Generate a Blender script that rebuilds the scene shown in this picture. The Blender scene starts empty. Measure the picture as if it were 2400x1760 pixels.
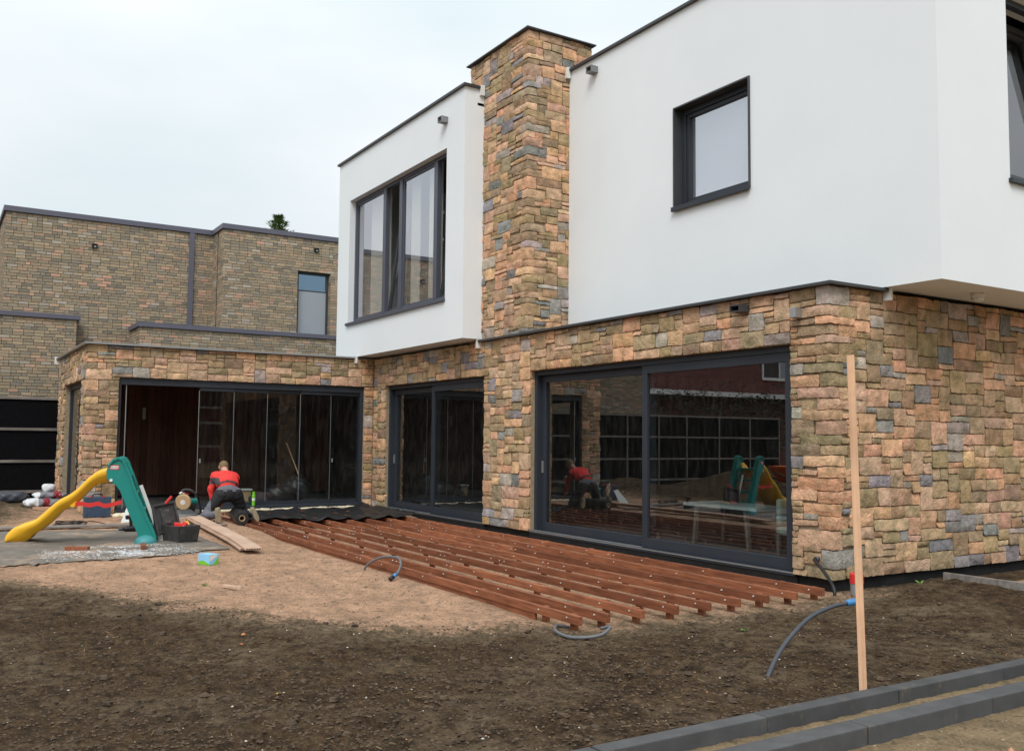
import bpy, math, random
import numpy as np
from mathutils import Vector, Matrix, noise

random.seed(11)
RNG = np.random.default_rng(7)
S = bpy.context.scene
COL = S.collection

# ------------------------------------------------------------------ camera, sky, sun, exposure
YAW, PITCH, ROLL = 1.01367, 0.06817, 0.00944
CAM = Vector((6.62, -8.10, 1.57))
_f = Vector((-math.sin(YAW) * math.cos(PITCH), math.cos(YAW) * math.cos(PITCH), math.sin(PITCH)))
_r = Vector((math.cos(YAW), math.sin(YAW), 0))
_u = _r.cross(_f)
_r2 = _r * math.cos(ROLL) + _u * math.sin(ROLL)
_u2 = _u * math.cos(ROLL) - _r * math.sin(ROLL)
cd = bpy.data.cameras.new('camera')
cd.sensor_width = 36.0
cd.lens = 2195.6 / 2400 * 36
cd.clip_start = 0.05
cd.clip_end = 3000
cam = bpy.data.objects.new('camera', cd)
cam.matrix_world = Matrix.Translation(CAM) @ Matrix(((_r2.x, _u2.x, -_f.x, 0), (_r2.y, _u2.y, -_f.y, 0),
                                                     (_r2.z, _u2.z, -_f.z, 0), (0, 0, 0, 1)))
COL.objects.link(cam)
S.camera = cam

SUN_DIR = Vector((0.56, -0.50, 0.88)).normalized()      # towards the sun, veiled by cloud
W = bpy.data.worlds.new('World')
S.world = W
W.use_nodes = True
nt = W.node_tree
nt.nodes.clear()
N = nt.nodes.new
out = N('ShaderNodeOutputWorld')
tc = N('ShaderNodeTexCoord')
sky = N('ShaderNodeTexSky')
sky.sky_type = 'NISHITA'
sky.sun_disc = False
sky.sun_elevation = math.asin(SUN_DIR.z)
sky.sun_rotation = math.atan2(SUN_DIR.x, SUN_DIR.y)
bg1 = N('ShaderNodeBackground')
bg1.inputs['Strength'].default_value = 0.012
nt.links.new(sky.outputs[0], bg1.inputs['Color'])
mp = N('ShaderNodeMapping')
mp.inputs['Scale'].default_value = (1.0, 1.0, 2.6)
nt.links.new(tc.outputs['Generated'], mp.inputs['Vector'])
nz = N('ShaderNodeTexNoise')
nz.inputs['Scale'].default_value = 1.7
nz.inputs['Detail'].default_value = 5
nz.inputs['Roughness'].default_value = 0.45
nt.links.new(mp.outputs[0], nz.inputs['Vector'])
rp = N('ShaderNodeValToRGB')
rp.color_ramp.elements[0].position = 0.30
rp.color_ramp.elements[0].color = (0.68, 0.785, 0.80, 1)
rp.color_ramp.elements[1].position = 0.62
rp.color_ramp.elements[1].color = (0.95, 0.97, 0.98, 1)
nt.links.new(nz.outputs['Fac'], rp.inputs['Fac'])
sx = N('ShaderNodeSeparateXYZ')
nt.links.new(tc.outputs['Generated'], sx.inputs[0])
ma = N('ShaderNodeMath')                                  # overcast sky: brighter overhead than at the horizon
ma.operation = 'MULTIPLY_ADD'
ma.inputs[1].default_value = 0.53
ma.inputs[2].default_value = 0.512
mx_ = N('ShaderNodeMath')
mx_.operation = 'MAXIMUM'
mx_.inputs[1].default_value = 0.0
nt.links.new(sx.outputs['Z'], mx_.inputs[0])
nt.links.new(mx_.outputs[0], ma.inputs[0])
bg2 = N('ShaderNodeBackground')
nt.links.new(rp.outputs['Color'], bg2.inputs['Color'])
nt.links.new(ma.outputs[0], bg2.inputs['Strength'])
ad = N('ShaderNodeAddShader')
nt.links.new(bg1.outputs[0], ad.inputs[0])
nt.links.new(bg2.outputs[0], ad.inputs[1])
nt.links.new(ad.outputs[0], out.inputs['Surface'])

sd = bpy.data.lights.new('sun', 'SUN')
sd.energy = 1.5
sd.angle = math.radians(28)
sd.color = (1.0, 0.985, 0.97)
sun = bpy.data.objects.new('sun', sd)
sun.rotation_euler = SUN_DIR.to_track_quat('Z', 'Y').to_euler()
sun.location = (0, 0, 30)
COL.objects.link(sun)

S.view_settings.view_transform = 'Standard'
S.view_settings.look = 'None'
S.view_settings.exposure = 0.55
S.view_settings.gamma = 1.0
S.view_settings.use_curve_mapping = False
S.cycles.use_denoising = True
S.cycles.max_bounces = 8
S.cycles.transparent_max_bounces = 16
S.cycles.caustics_reflective = False
S.cycles.caustics_refractive = False


# ------------------------------------------------------------------ helpers
class MB:
    """collects shapes for ONE mesh object"""

    def __init__(self):
        self.v, self.f, self.c = [], [], []

    def add(self, vs, fs, col=None):
        o = len(self.v)
        self.v.extend([tuple(p) for p in vs])
        self.f.extend([tuple(i + o for i in f) for f in fs])
        self.c.extend([col or (1, 1, 1)] * len(vs))
        return self

    def box(self, x0, x1, y0, y1, z0, z1, col=None):
        return self.add([(x0, y0, z0), (x1, y0, z0), (x1, y1, z0), (x0, y1, z0), (x0, y0, z1), (x1, y0, z1), (x1, y1, z1), (x0, y1, z1)],
                        [(3, 2, 1, 0), (4, 5, 6, 7), (0, 1, 5, 4), (1, 2, 6, 5), (2, 3, 7, 6), (3, 0, 4, 7)], col)

    def obox(self, c, size, rot=(0, 0, 0), col=None, taper=1.0):
        R = Matrix.Rotation(rot[2], 3, 'Z') @ Matrix.Rotation(rot[1], 3, 'Y') @ Matrix.Rotation(rot[0], 3, 'X')
        a, b, h = [s / 2 for s in size]
        P = []
        for z, t in ((-h, taper), (h, 1.0)):
            for x, y in ((-a, -b), (a, -b), (a, b), (-a, b)):
                P.append(Vector(c) + R @ Vector((x * t, y * t, z)))
        return self.add(P, [(3, 2, 1, 0), (4, 5, 6, 7), (0, 1, 5, 4), (1, 2, 6, 5), (2, 3, 7, 6), (3, 0, 4, 7)], col)

    def bar(self, p, q, w, h, up=(0, 0, 1), col=None):
        p, q = Vector(p), Vector(q)
        d = (q - p).normalized()
        s = d.cross(Vector(up)).normalized()
        u = s.cross(d)
        P = []
        for e in (p, q):
            for a, b in ((-1, -1), (1, -1), (1, 1), (-1, 1)):
                P.append(e + s * (a * w / 2) + u * (b * h / 2))
        return self.add(P, [(0, 1, 2, 3), (7, 6, 5, 4), (4, 5, 1, 0), (5, 6, 2, 1), (6, 7, 3, 2), (7, 4, 0, 3)], col)

    def tube(self, pts, r, n=10, cap=True, col=None):
        pts = [Vector(p) for p in pts]
        rs = r if isinstance(r, (list, tuple)) else [r] * len(pts)
        d0 = (pts[1] - pts[0]).normalized()
        a = d0.orthogonal().normalized()
        V, F = [], []
        for i, p in enumerate(pts):
            d = (pts[min(i + 1, len(pts) - 1)] - pts[max(i - 1, 0)]).normalized()
            a = (a - d * a.dot(d)).normalized()
            b = d.cross(a)
            for k in range(n):
                t = 2 * math.pi * k / n
                V.append(p + (a * math.cos(t) + b * math.sin(t)) * rs[i])
        for i in range(len(pts) - 1):
            for k in range(n):
                k2 = (k + 1) % n
                F.append((i * n + k, i * n + k2, (i + 1) * n + k2, (i + 1) * n + k))
        if cap:
            F.append(tuple(range(n - 1, -1, -1)))
            F.append(tuple((len(pts) - 1) * n + k for k in range(n)))
        return self.add(V, F, col)

    def prism(self, pts, off, col=None):
        pts = [Vector(p) for p in pts]
        n = len(pts)
        V = pts + [p + Vector(off) for p in pts]
        F = [tuple(range(n - 1, -1, -1)), tuple(range(n, 2 * n))]
        F += [(i, (i + 1) % n, n + (i + 1) % n, n + i) for i in range(n)]
        return self.add(V, F, col)

    def build(self, name, m, parent=None, smooth=False, bevel=0.0, colors=False, seg=2):
        V = np.array(self.v, dtype=float)
        c = (V.min(0) + V.max(0)) / 2
        me = bpy.data.meshes.new(name)
        me.from_pydata((V - c).tolist(), [], self.f)
        if colors:
            at = me.color_attributes.new('Col', 'FLOAT_COLOR', 'POINT')
            cc = np.ones((len(V), 4), dtype=np.float32)
            cc[:, :3] = np.array(self.c)
            at.data.foreach_set('color', cc.ravel())
        if smooth:
            me.polygons.foreach_set('use_smooth', [True] * len(me.polygons))
        me.update()
        me.materials.append(m)
        o = bpy.data.objects.new(name, me)
        o.location = Vector(c) - (world_loc(parent) if parent else Vector((0, 0, 0)))
        if parent:
            o.parent = parent
        COL.objects.link(o)
        if bevel:
            b = o.modifiers.new('bevel', 'BEVEL')
            b.width = bevel
            b.segments = seg
            b.limit_method = 'ANGLE'
            b.angle_limit = math.radians(40)
            if not smooth:
                me.polygons.foreach_set('use_smooth', [False] * len(me.polygons))
        return o


def world_loc(o):
    p = Vector((0, 0, 0))
    while o:
        p = p + Vector(o.location)
        o = o.parent
    return p


def tag(o, label=None, cat=None, group=None, kind=None):
    if label:
        o['label'] = label
    if cat:
        o['category'] = cat
    if group:
        o['group'] = group
    if kind:
        o['kind'] = kind
    return o


def thing(name, loc, label, cat, group=None, kind=None):
    o = bpy.data.objects.new(name, None)
    o.empty_display_size = 0.1
    o.location = loc
    COL.objects.link(o)
    return tag(o, label, cat, group, kind)


def curve(pts, n=10):
    """Catmull-Rom through pts"""
    P = [Vector(p) for p in pts]
    P = [P[0] * 2 - P[1]] + P + [P[-1] * 2 - P[-2]]
    out = []
    for i in range(1, len(P) - 2):
        for k in range(n):
            t = k / n
            out.append(0.5 * ((2 * P[i]) + (P[i + 1] - P[i - 1]) * t + (2 * P[i - 1] - 5 * P[i] + 4 * P[i + 1] - P[i + 2]) * t * t
                              + (3 * P[i] - P[i - 1] - 3 * P[i + 1] + P[i + 2]) * t ** 3))
    out.append(P[-2])
    return out


def surface_nets(fn, lo, hi, res):
    """smooth mesh of fn(points) = 0"""
    lo, hi = np.array(lo, float), np.array(hi, float)
    n = np.ceil((hi - lo) / res).astype(int) + 1
    ax = [lo[i] + np.arange(n[i]) * res for i in range(3)]
    G = np.stack(np.meshgrid(*ax, indexing='ij'), -1)
    D = fn(G.reshape(-1, 3)).reshape(n)
    sg = D < 0
    cn = n - 1
    acc = np.zeros((*cn, 3))
    cnt = np.zeros(cn)
    corners = [(i, j, k) for i in (0, 1) for j in (0, 1) for k in (0, 1)]
    for a in corners:
        for axx in range(3):
            if a[axx]:
                continue
            b = list(a)
            b[axx] = 1
            sa = tuple(slice(a[q], a[q] + cn[q]) for q in range(3))
            sb = tuple(slice(b[q], b[q] + cn[q]) for q in range(3))
            da, db = D[sa], D[sb]
            m = sg[sa] != sg[sb]
            t = np.where(m, da / np.where(m, da - db, 1), 0)
            p = np.zeros((*cn, 3))
            for q in range(3):
                p[..., q] = a[q]
            p[..., axx] = t
            acc += p * m[..., None]
            cnt += m
    act = cnt > 0
    idx = -np.ones(cn, int)
    idx[act] = np.arange(act.sum())
    cells = np.argwhere(act)
    V = lo + (cells + acc[act] / cnt[act][:, None]) * res
    F = []
    for axx in range(3):
        o1, o2 = (axx + 1) % 3, (axx + 2) % 3
        sl0, sl1 = [slice(None)] * 3, [slice(None)] * 3
        sl0[axx], sl1[axx] = slice(0, n[axx] - 1), slice(1, n[axx])
        ch = sg[tuple(sl0)] != sg[tuple(sl1)]
        for e in np.argwhere(ch):
            if e[o1] < 1 or e[o2] < 1 or e[o1] >= cn[o1] or e[o2] >= cn[o2]:
                continue
            q = []
            for d1, d2 in ((-1, -1), (0, -1), (0, 0), (-1, 0)):
                c = e.copy()
                c[o1] += d1
                c[o2] += d2
                q.append(int(idx[tuple(c)]))
            if min(q) < 0:
                continue
            F.append(tuple(q) if sg[tuple(e)] else tuple(q[::-1]))
    return V, F


def sd_capsule(P, a, b, ra, rb):
    a, b = np.array(a, float), np.array(b, float)
    ab = b - a
    t = np.clip(((P - a) @ ab) / (ab @ ab), 0, 1)
    return np.linalg.norm(P - a - t[:, None] * ab, axis=1) - (ra + (rb - ra) * t)


def sd_ell(P, c, r):
    q = (P - np.array(c)) / np.array(r)
    k = np.linalg.norm(q, axis=1)
    return (k - 1) * min(r)


def smin(a, b, k):
    h = np.clip(0.5 + 0.5 * (b - a) / k, 0, 1)
    return b * (1 - h) + a * h - k * h * (1 - h)


# ------------------------------------------------------------------ materials
def _mat(name):
    m = bpy.data.materials.new(name)
    m.use_nodes = True
    t = m.node_tree
    return m, t, t.nodes.new, t.links.new, t.nodes['Principled BSDF']


def noise_node(t, scale, detail=4, rough=0.55, vec=None):
    n = t.nodes.new('ShaderNodeTexNoise')
    n.inputs['Scale'].default_value = scale
    n.inputs['Detail'].default_value = detail
    n.inputs['Roughness'].default_value = rough
    if vec is not None:
        t.links.new(vec, n.inputs['Vector'])
    return n


def ramp(t, src, p0, c0, p1, c1):
    r = t.nodes.new('ShaderNodeValToRGB')
    e = r.color_ramp.elements
    e[0].position, e[1].position = p0, p1
    e[0].color = (*c0, 1) if len(c0) == 3 else c0
    e[1].color = (*c1, 1) if len(c1) == 3 else c1
    t.links.new(src, r.inputs['Fac'])
    return r


def mix(t, fac, a, b, mode='MIX'):
    m = t.nodes.new('ShaderNodeMix')
    m.data_type = 'RGBA'
    m.blend_type = mode
    for i, v in ((0, fac), (6, a), (7, b)):
        if hasattr(v, 'is_output'):
            t.links.new(v, m.inputs[i])
        elif i == 0:
            m.inputs[0].default_value = v
        else:
            m.inputs[i].default_value = (*v, 1)
    return m.outputs[2]


def bump(t, bsdf, src, strength, dist):
    b = t.nodes.new('ShaderNodeBump')
    b.inputs['Strength'].default_value = strength
    b.inputs['Distance'].default_value = dist
    t.links.new(src, b.inputs['Height'])
    t.links.new(b.outputs[0], bsdf.inputs['Normal'])
    return b


def plain(name, col, rough=0.6, var=0.18, scale=6.0, bmp=0.15, bscale=90.0, metal=0.0, spec=0.4, attr=False, stretch=None, rnd=0.0, dirt=None):
    m, t, N, L, b = _mat(name)
    g = N('ShaderNodeNewGeometry')
    vec = g.outputs['Position']
    if stretch:
        mpn = N('ShaderNodeMapping')
        mpn.inputs['Scale'].default_value = stretch
        L(vec, mpn.inputs['Vector'])
        vec = mpn.outputs[0]
    n1 = noise_node(t, scale, 5, 0.6, vec)
    if attr:
        a = N('ShaderNodeAttribute')
        a.attribute_name = 'Col'
        base = a.outputs['Color']
    else:
        base = col
    lo, hi = 1 - var, 1 + var
    r1 = ramp(t, n1.outputs['Fac'], 0.25, (lo, lo, lo), 0.75, (hi, hi, hi))
    c = mix(t, 1.0, base, r1.outputs['Color'], 'MULTIPLY')
    if rnd:
        oi = N('ShaderNodeObjectInfo')
        r2 = ramp(t, oi.outputs['Random'], 0.0, (1 - rnd,) * 3, 1.0, (1 + rnd,) * 3)
        c = mix(t, 1.0, c, r2.outputs['Color'], 'MULTIPLY')
    if dirt:
        n3 = noise_node(t, dirt[1], 4, 0.65, g.outputs['Position'])
        r3 = ramp(t, n3.outputs['Fac'], dirt[2], (0, 0, 0), dirt[2] + 0.18, (dirt[3],) * 3)
        c = mix(t, r3.outputs['Color'], c, dirt[0])
    L(c, b.inputs['Base Color'])
    b.inputs['Roughness'].default_value = rough
    b.inputs['Metallic'].default_value = metal
    b.inputs['Specular IOR Level'].default_value = spec
    if bmp:
        n2 = noise_node(t, bscale, 4, 0.6, vec)
        bump(t, b, n2.outputs['Fac'], bmp, 0.01)
    return m


def make_stone_mat():
    m, t, N, L, b = _mat('split_stone')
    a = N('ShaderNodeAttribute')
    a.attribute_name = 'Col'
    g = N('ShaderNodeNewGeometry')
    pos = g.outputs['Position']
    n1 = noise_node(t, 9.0, 5, 0.6, pos)
    n1.inputs['Scale'].default_value = 6.5
    n1.inputs['Detail'].default_value = 7
    r1 = ramp(t, n1.outputs['Fac'], 0.36, (1.24, 1.13, 1.05), 0.64, (0.68, 0.69, 0.59))
    c = mix(t, 1.0, a.outputs['Color'], r1.outputs['Color'], 'MULTIPLY')
    n2 = noise_node(t, 55.0, 5, 0.7, pos)
    r2 = ramp(t, n2.outputs['Fac'], 0.28, (0.74, 0.74, 0.74), 0.74, (1.22, 1.22, 1.22))
    c = mix(t, 1.0, c, r2.outputs['Color'], 'MULTIPLY')
    L(c, b.inputs['Base Color'])
    b.inputs['Roughness'].default_value = 0.92
    b.inputs['Specular IOR Level'].default_value = 0.2
    n3 = noise_node(t, 17.0, 9, 0.66, pos)
    bump(t, b, n3.outputs['Fac'], 1.0, 0.035)
    return m


def make_glass(name, tint=(0.80, 0.83, 0.83), ior=1.75, rough=0.0, gcol=(0.95, 0.97, 1.0)):
    m = bpy.data.materials.new(name)
    m.use_nodes = True
    t = m.node_tree
    t.nodes.clear()
    N, L = t.nodes.new, t.links.new
    o = N('ShaderNodeOutputMaterial')
    tr = N('ShaderNodeBsdfTransparent')
    tr.inputs[0].default_value = (*tint, 1)
    gl = N('ShaderNodeBsdfGlossy')
    gl.inputs['Roughness'].default_value = rough
    gl.inputs['Color'].default_value = (*gcol, 1)
    fr = N('ShaderNodeFresnel')
    fr.inputs['IOR'].default_value = ior
    mx = N('ShaderNodeMixShader')
    gg = N('ShaderNodeNewGeometry')                      # only the outer skin of the pane mirrors
    inv = N('ShaderNodeMath')
    inv.operation = 'SUBTRACT'
    inv.inputs[0].default_value = 1.0
    L(gg.outputs['Backfacing'], inv.inputs[1])
    mu = N('ShaderNodeMath')
    mu.operation = 'MULTIPLY'
    L(fr.outputs[0], mu.inputs[0])
    L(inv.outputs[0], mu.inputs[1])
    L(mu.outputs[0], mx.inputs[0])
    L(tr.outputs[0], mx.inputs[1])
    L(gl.outputs[0], mx.inputs[2])
    df = N('ShaderNodeBsdfDiffuse')                      # dust and smears of the building site
    df.inputs['Color'].default_value = (0.55, 0.52, 0.47, 1)
    g = N('ShaderNodeNewGeometry')
    mpn = N('ShaderNodeMapping')
    mpn.inputs['Scale'].default_value = (14.0, 14.0, 3.0)
    L(g.outputs['Position'], mpn.inputs['Vector'])
    n1 = noise_node(t, 1.0, 7, 0.68, mpn.outputs[0])
    r1 = ramp(t, n1.outputs['Fac'], 0.45, (0.002,) * 3, 0.80, (0.022,) * 3)
    mx2 = N('ShaderNodeMixShader')
    L(r1.outputs['Color'], mx2.inputs[0])
    L(mx.outputs[0], mx2.inputs[1])
    L(df.outputs[0], mx2.inputs[2])
    L(mx2.outputs[0], o.inputs['Surface'])
    return m


def make_wood(name, c0, c1, grain=(2.0, 40.0, 40.0), rough=0.55, rnd=0.18, bmp=0.12):
    m, t, N, L, b = _mat(name)
    g = N('ShaderNodeNewGeometry')
    mpn = N('ShaderNodeMapping')
    mpn.inputs['Scale'].default_value = grain
    L(g.outputs['Position'], mpn.inputs['Vector'])
    n1 = noise_node(t, 1.0, 6, 0.65, mpn.outputs[0])
    r = ramp(t, n1.outputs['Fac'], 0.3, c0, 0.72, c1)
    oi = N('ShaderNodeObjectInfo')
    r2 = ramp(t, oi.outputs['Random'], 0, (1 - rnd, 1 - rnd * 1.15, 1 - rnd * 1.2), 1, (1 + rnd, 1 + rnd, 1 + rnd))
    c = mix(t, 1.0, r.outputs['Color'], r2.outputs['Color'], 'MULTIPLY')
    n2 = noise_node(t, 3.0, 4, 0.6, g.outputs['Position'])
    r3 = ramp(t, n2.outputs['Fac'], 0.3, (0.82, 0.82, 0.82), 0.7, (1.12, 1.12, 1.12))
    c = mix(t, 1.0, c, r3.outputs['Color'], 'MULTIPLY')
    L(c, b.inputs['Base Color'])
    b.inputs['Roughness'].default_value = rough
    b.inputs['Specular IOR Level'].default_value = 0.35
    bump(t, b, n1.outputs['Fac'], bmp, 0.006)
    return m


def make_ground_mat():
    m, t, N, L, b = _mat('soil_and_sand')
    g = N('ShaderNodeNewGeometry')
    pos = g.outputs['Position']
    a = N('ShaderNodeAttribute')
    a.attribute_name = 'Sand'
    # soil
    s1 = noise_node(t, 7.0, 6, 0.65, pos)
    soil = ramp(t, s1.outputs['Fac'], 0.30, (0.034, 0.0205, 0.0108), 0.70, (0.146, 0.092, 0.049)).outputs['Color']
    s2 = noise_node(t, 60.0, 5, 0.75, pos)
    soil = mix(t, 1.0, soil, ramp(t, s2.outputs['Fac'], 0.30, (0.45,) * 3, 0.72, (1.6,) * 3).outputs['Color'], 'MULTIPLY')
    s3 = noise_node(t, 22.0, 6, 0.7, pos)
    soil = mix(t, 1.0, soil, ramp(t, s3.outputs['Fac'], 0.34, (0.42,) * 3, 0.66, (1.5,) * 3).outputs['Color'], 'MULTIPLY')
    s4 = noise_node(t, 1.1, 5, 0.6, pos)                 # drier, sandier patches in the soil
    dry = ramp(t, s4.outputs['Fac'], 0.46, (0, 0, 0), 0.68, (0.85,) * 3)
    dry2 = mix(t, 1.0, dry.outputs['Color'], ramp(t, s1.outputs['Fac'], 0.38, (0.05,) * 3, 0.62, (1,) * 3).outputs['Color'], 'MULTIPLY')
    soil = mix(t, dry2, soil, (0.235, 0.178, 0.112))
    # sand
    d1 = noise_node(t, 3.2, 6, 0.66, pos)
    sand = ramp(t, d1.outputs['Fac'], 0.28, (0.42, 0.262, 0.168), 0.68, (0.78, 0.478, 0.310)).outputs['Color']
    d2 = noise_node(t, 48.0, 5, 0.7, pos)
    sand = mix(t, 1.0, sand, ramp(t, d2.outputs['Fac'], 0.30, (0.66,) * 3, 0.72, (1.25,) * 3).outputs['Color'], 'MULTIPLY')
    d3 = noise_node(t, 11.0, 6, 0.72, pos)               # scuffed darker crumbs of soil trodden into the sand
    crumb = ramp(t, d3.outputs['Fac'], 0.52, (0, 0, 0), 0.68, (0.8,) * 3)
    sand = mix(t, crumb.outputs['Color'], sand, (0.125, 0.100, 0.068))
    # edge between them
    e1 = noise_node(t, 2.4, 6, 0.66, pos)
    e2 = noise_node(t, 16.0, 6, 0.7, pos)
    k = N('ShaderNodeMath')
    k.operation = 'ADD'
    L(e1.outputs['Fac'], k.inputs[0])
    L(e2.outputs['Fac'], k.inputs[1])
    k2 = N('ShaderNodeMath')
    k2.operation = 'MULTIPLY_ADD'
    k2.inputs[1].default_value = 1.0
    L(k.outputs[0], k2.inputs[0])
    L(a.outputs['Fac'], k2.inputs[2])
    f = ramp(t, k2.outputs[0], 1.42 / 2, (0, 0, 0), 1.70 / 2, (1, 1, 1))
    hf = N('ShaderNodeMath')
    hf.operation = 'MULTIPLY'
    hf.inputs[1].default_value = 0.5
    L(k2.outputs[0], hf.inputs[0])
    L(hf.outputs[0], f.inputs['Fac'])
    ol = N('ShaderNodeAttribute')
    ol.attribute_name = 'Olive'
    sand = mix(t, ol.outputs['Fac'], sand, mix(t, 1.0, sand, (0.62, 0.73, 0.66), 'MULTIPLY'))
    fm = ramp(t, hf.outputs[0], 0.585, (0, 0, 0), 0.70, (0.8,) * 3)
    mid = mix(t, 1.0, (0.200, 0.148, 0.092), ramp(t, s3.outputs['Fac'], 0.3, (0.55,) * 3, 0.7, (1.35,) * 3).outputs['Color'], 'MULTIPLY')
    soil = mix(t, fm.outputs['Color'], soil, mid)
    c = mix(t, f.outputs['Color'], soil, sand)
    L(c, b.inputs['Base Color'])
    b.inputs['Roughness'].default_value = 0.97
    b.inputs['Specular IOR Level'].default_value = 0.15
    h1 = noise_node(t, 38.0, 8, 0.72, pos)
    bump(t, b, h1.outputs['Fac'], 1.0, 0.06)
    return m


M = {}
M['stone'] = make_stone_mat()
M['mortar'] = plain('mortar', (0.33, 0.265, 0.18), 0.95, 0.25, 14, 0.4, 120, spec=0.15)
M['render'] = plain('white_render', (0.778, 0.812, 0.828), 0.85, 0.028, 0.7, 0.22, 180, spec=0.2)
M['frame'] = plain('anthracite_frame', (0.030, 0.036, 0.046), 0.45, 0.08, 3, 0.03, 200, spec=0.35)
M['frame_skylit'] = plain('skylit_frame', (0.078, 0.083, 0.108), 0.45, 0.06, 3, 0.03, 200, spec=0.4)  # upper frames: sky light put into the colour, paler and bluer
M['black'] = plain('black_plinth', (0.014, 0.014, 0.014), 0.8, 0.3, 10, 0.1, spec=0.2)
M['alu'] = plain('grey_aluminium', (0.36, 0.37, 0.37), 0.38, 0.06, 4, 0.02, metal=0.6)
M['darkzinc'] = plain('dull_zinc', (0.20, 0.205, 0.205), 0.5, 0.08, 6, 0.02)
M['capdark'] = plain('dark_roof_trim', (0.05, 0.052, 0.055), 0.45, 0.1, 4, 0.02)
M['capbrick'] = plain('slate_grey_coping', (0.105, 0.105, 0.135), 0.5, 0.06, 2, 0.02)
M['whiteplastic'] = plain('white_plastic', (0.74, 0.74, 0.71), 0.45, 0.05, 8, 0.02)
M['glass'] = make_glass('window_glass', (0.82, 0.85, 0.85), 2.45)
M['glass_coated'] = make_glass('coated_glass', (0.92, 0.93, 0.94), 6.0, 0.0, (0.94, 0.94, 1.0))
M['glass_sky_tint'] = make_glass('sky_tinted_glass', (0.6, 0.7, 0.8), 9.0, 0.0, (0.50, 0.74, 0.98))  # blue of the mirrored sky is tinted into the gloss colour
M['glass_clear'] = make_glass('clear_glass', (0.86, 0.88, 0.88), 1.5)
M['brick'] = plain('pale_brown_brick', (1, 1, 1), 0.93, 0.16, 30, 0.5, 120, attr=True, spec=0.15)
M['brickjoint'] = plain('brick_joint', (0.090, 0.078, 0.062), 0.95, 0.2, 20, 0.3)
M['planks'] = make_wood('dark_cladding', (0.062, 0.023, 0.014), (0.175, 0.072, 0.044), (40, 40, 2.0), 0.6, 0.3)
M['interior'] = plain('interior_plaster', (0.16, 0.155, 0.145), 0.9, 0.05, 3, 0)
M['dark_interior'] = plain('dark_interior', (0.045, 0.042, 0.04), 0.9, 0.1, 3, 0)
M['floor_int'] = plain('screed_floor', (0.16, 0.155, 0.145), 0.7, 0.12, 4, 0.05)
M['joist'] = make_wood('red_hardwood', (0.130, 0.042, 0.020), (0.350, 0.128, 0.060), (3.0, 45, 45), 0.55, 0.28, 0.15)
M['pine'] = make_wood('pine', (0.56, 0.315, 0.180), (0.74, 0.475, 0.305), (30, 30, 1.5), 0.6, 0.06, 0.1)
M['composite'] = make_wood('composite_decking', (0.40, 0.26, 0.18), (0.62, 0.44, 0.33), (1.2, 50, 50), 0.7, 0.06, 0.2)
M['oldwood'] = make_wood('weathered_batten', (0.13, 0.115, 0.10), (0.27, 0.245, 0.22), (20, 3, 20), 0.85, 0.1, 0.2)
M['steel'] = plain('zinc_screw', (0.72, 0.72, 0.70), 0.4, 0.1, 30, 0, metal=0.2)
M['kerb'] = plain('dark_concrete_kerb', (0.074, 0.074, 0.075), 0.85, 0.25, 5, 0.3, 170, spec=0.3, rnd=0.08,
                  dirt=((0.22, 0.17, 0.11), 7.0, 0.60, 0.5))
M['teal'] = plain('teal_plastic', (0.012, 0.215, 0.185), 0.42, 0.06, 4, 0.02, dirt=((0.16, 0.22, 0.19), 6.0, 0.62, 0.25))
M['yellow'] = plain('yellow_plastic', (0.80, 0.44, 0.022), 0.42, 0.06, 3, 0.02, dirt=((0.55, 0.42, 0.20), 5.0, 0.62, 0.3))
M['red'] = plain('red_plastic', (0.60, 0.035, 0.030), 0.42, 0.08, 6, 0.02)
M['darkplastic'] = plain('charcoal_plastic', (0.045, 0.044, 0.043), 0.6, 0.25, 14, 0.1, dirt=((0.16, 0.14, 0.12), 14.0, 0.56, 0.6))
M['blackplastic'] = plain('black_plastic', (0.012, 0.012, 0.013), 0.45, 0.2, 20, 0.03)
M['navy'] = plain('navy_plastic', (0.040, 0.068, 0.115), 0.5, 0.12, 10, 0.05, dirt=((0.14, 0.14, 0.15), 20.0, 0.56, 0.5))
M['hosegrey'] = plain('grey_hose', (0.055, 0.060, 0.072), 0.45, 0.1, 20, 0.04)
M['lighthose'] = plain('light_grey_hose', (0.125, 0.130, 0.140), 0.5, 0.1, 20, 0.04)
M['blueplastic'] = plain('blue_plastic', (0.05, 0.22, 0.46), 0.45, 0.05, 10, 0)
M['foil'] = plain('black_membrane', (0.016, 0.016, 0.017), 0.42, 0.3, 12, 0.5, 24, spec=0.5)
M['mesh_cloth'] = plain('black_mesh_cloth', (0.006, 0.006, 0.007), 0.95, 0.3, 12, 0.2, 80, spec=0.05, dirt=((0.05, 0.05, 0.055), 6.0, 0.68, 0.5))
M['cardboard'] = plain('cardboard', (0.42, 0.30, 0.17), 0.85, 0.1, 12, 0.05)
M['foam'] = plain('cream_foam', (0.72, 0.64, 0.46), 0.9, 0.1, 20, 0.3)
M['bag'] = plain('grey_cement_bag', (0.20, 0.20, 0.22), 0.65, 0.18, 9, 0.3, 30)
M['bagwhite'] = plain('white_bag', (0.62, 0.63, 0.64), 0.6, 0.12, 9, 0.3, 30)
M['bagred'] = plain('dark_red_print', (0.26, 0.020, 0.028), 0.6, 0.05, 10, 0)
M['skin'] = plain('skin', (0.50, 0.28, 0.20), 0.55, 0.05, 20, 0.05)
M['hair'] = plain('fair_hair', (0.19, 0.125, 0.062), 0.8, 0.3, 60, 0.6, 160)
M['sweater'] = plain('red_sweater', (0.72, 0.045, 0.038), 0.85, 0.1, 14, 0.3, 40)
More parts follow.
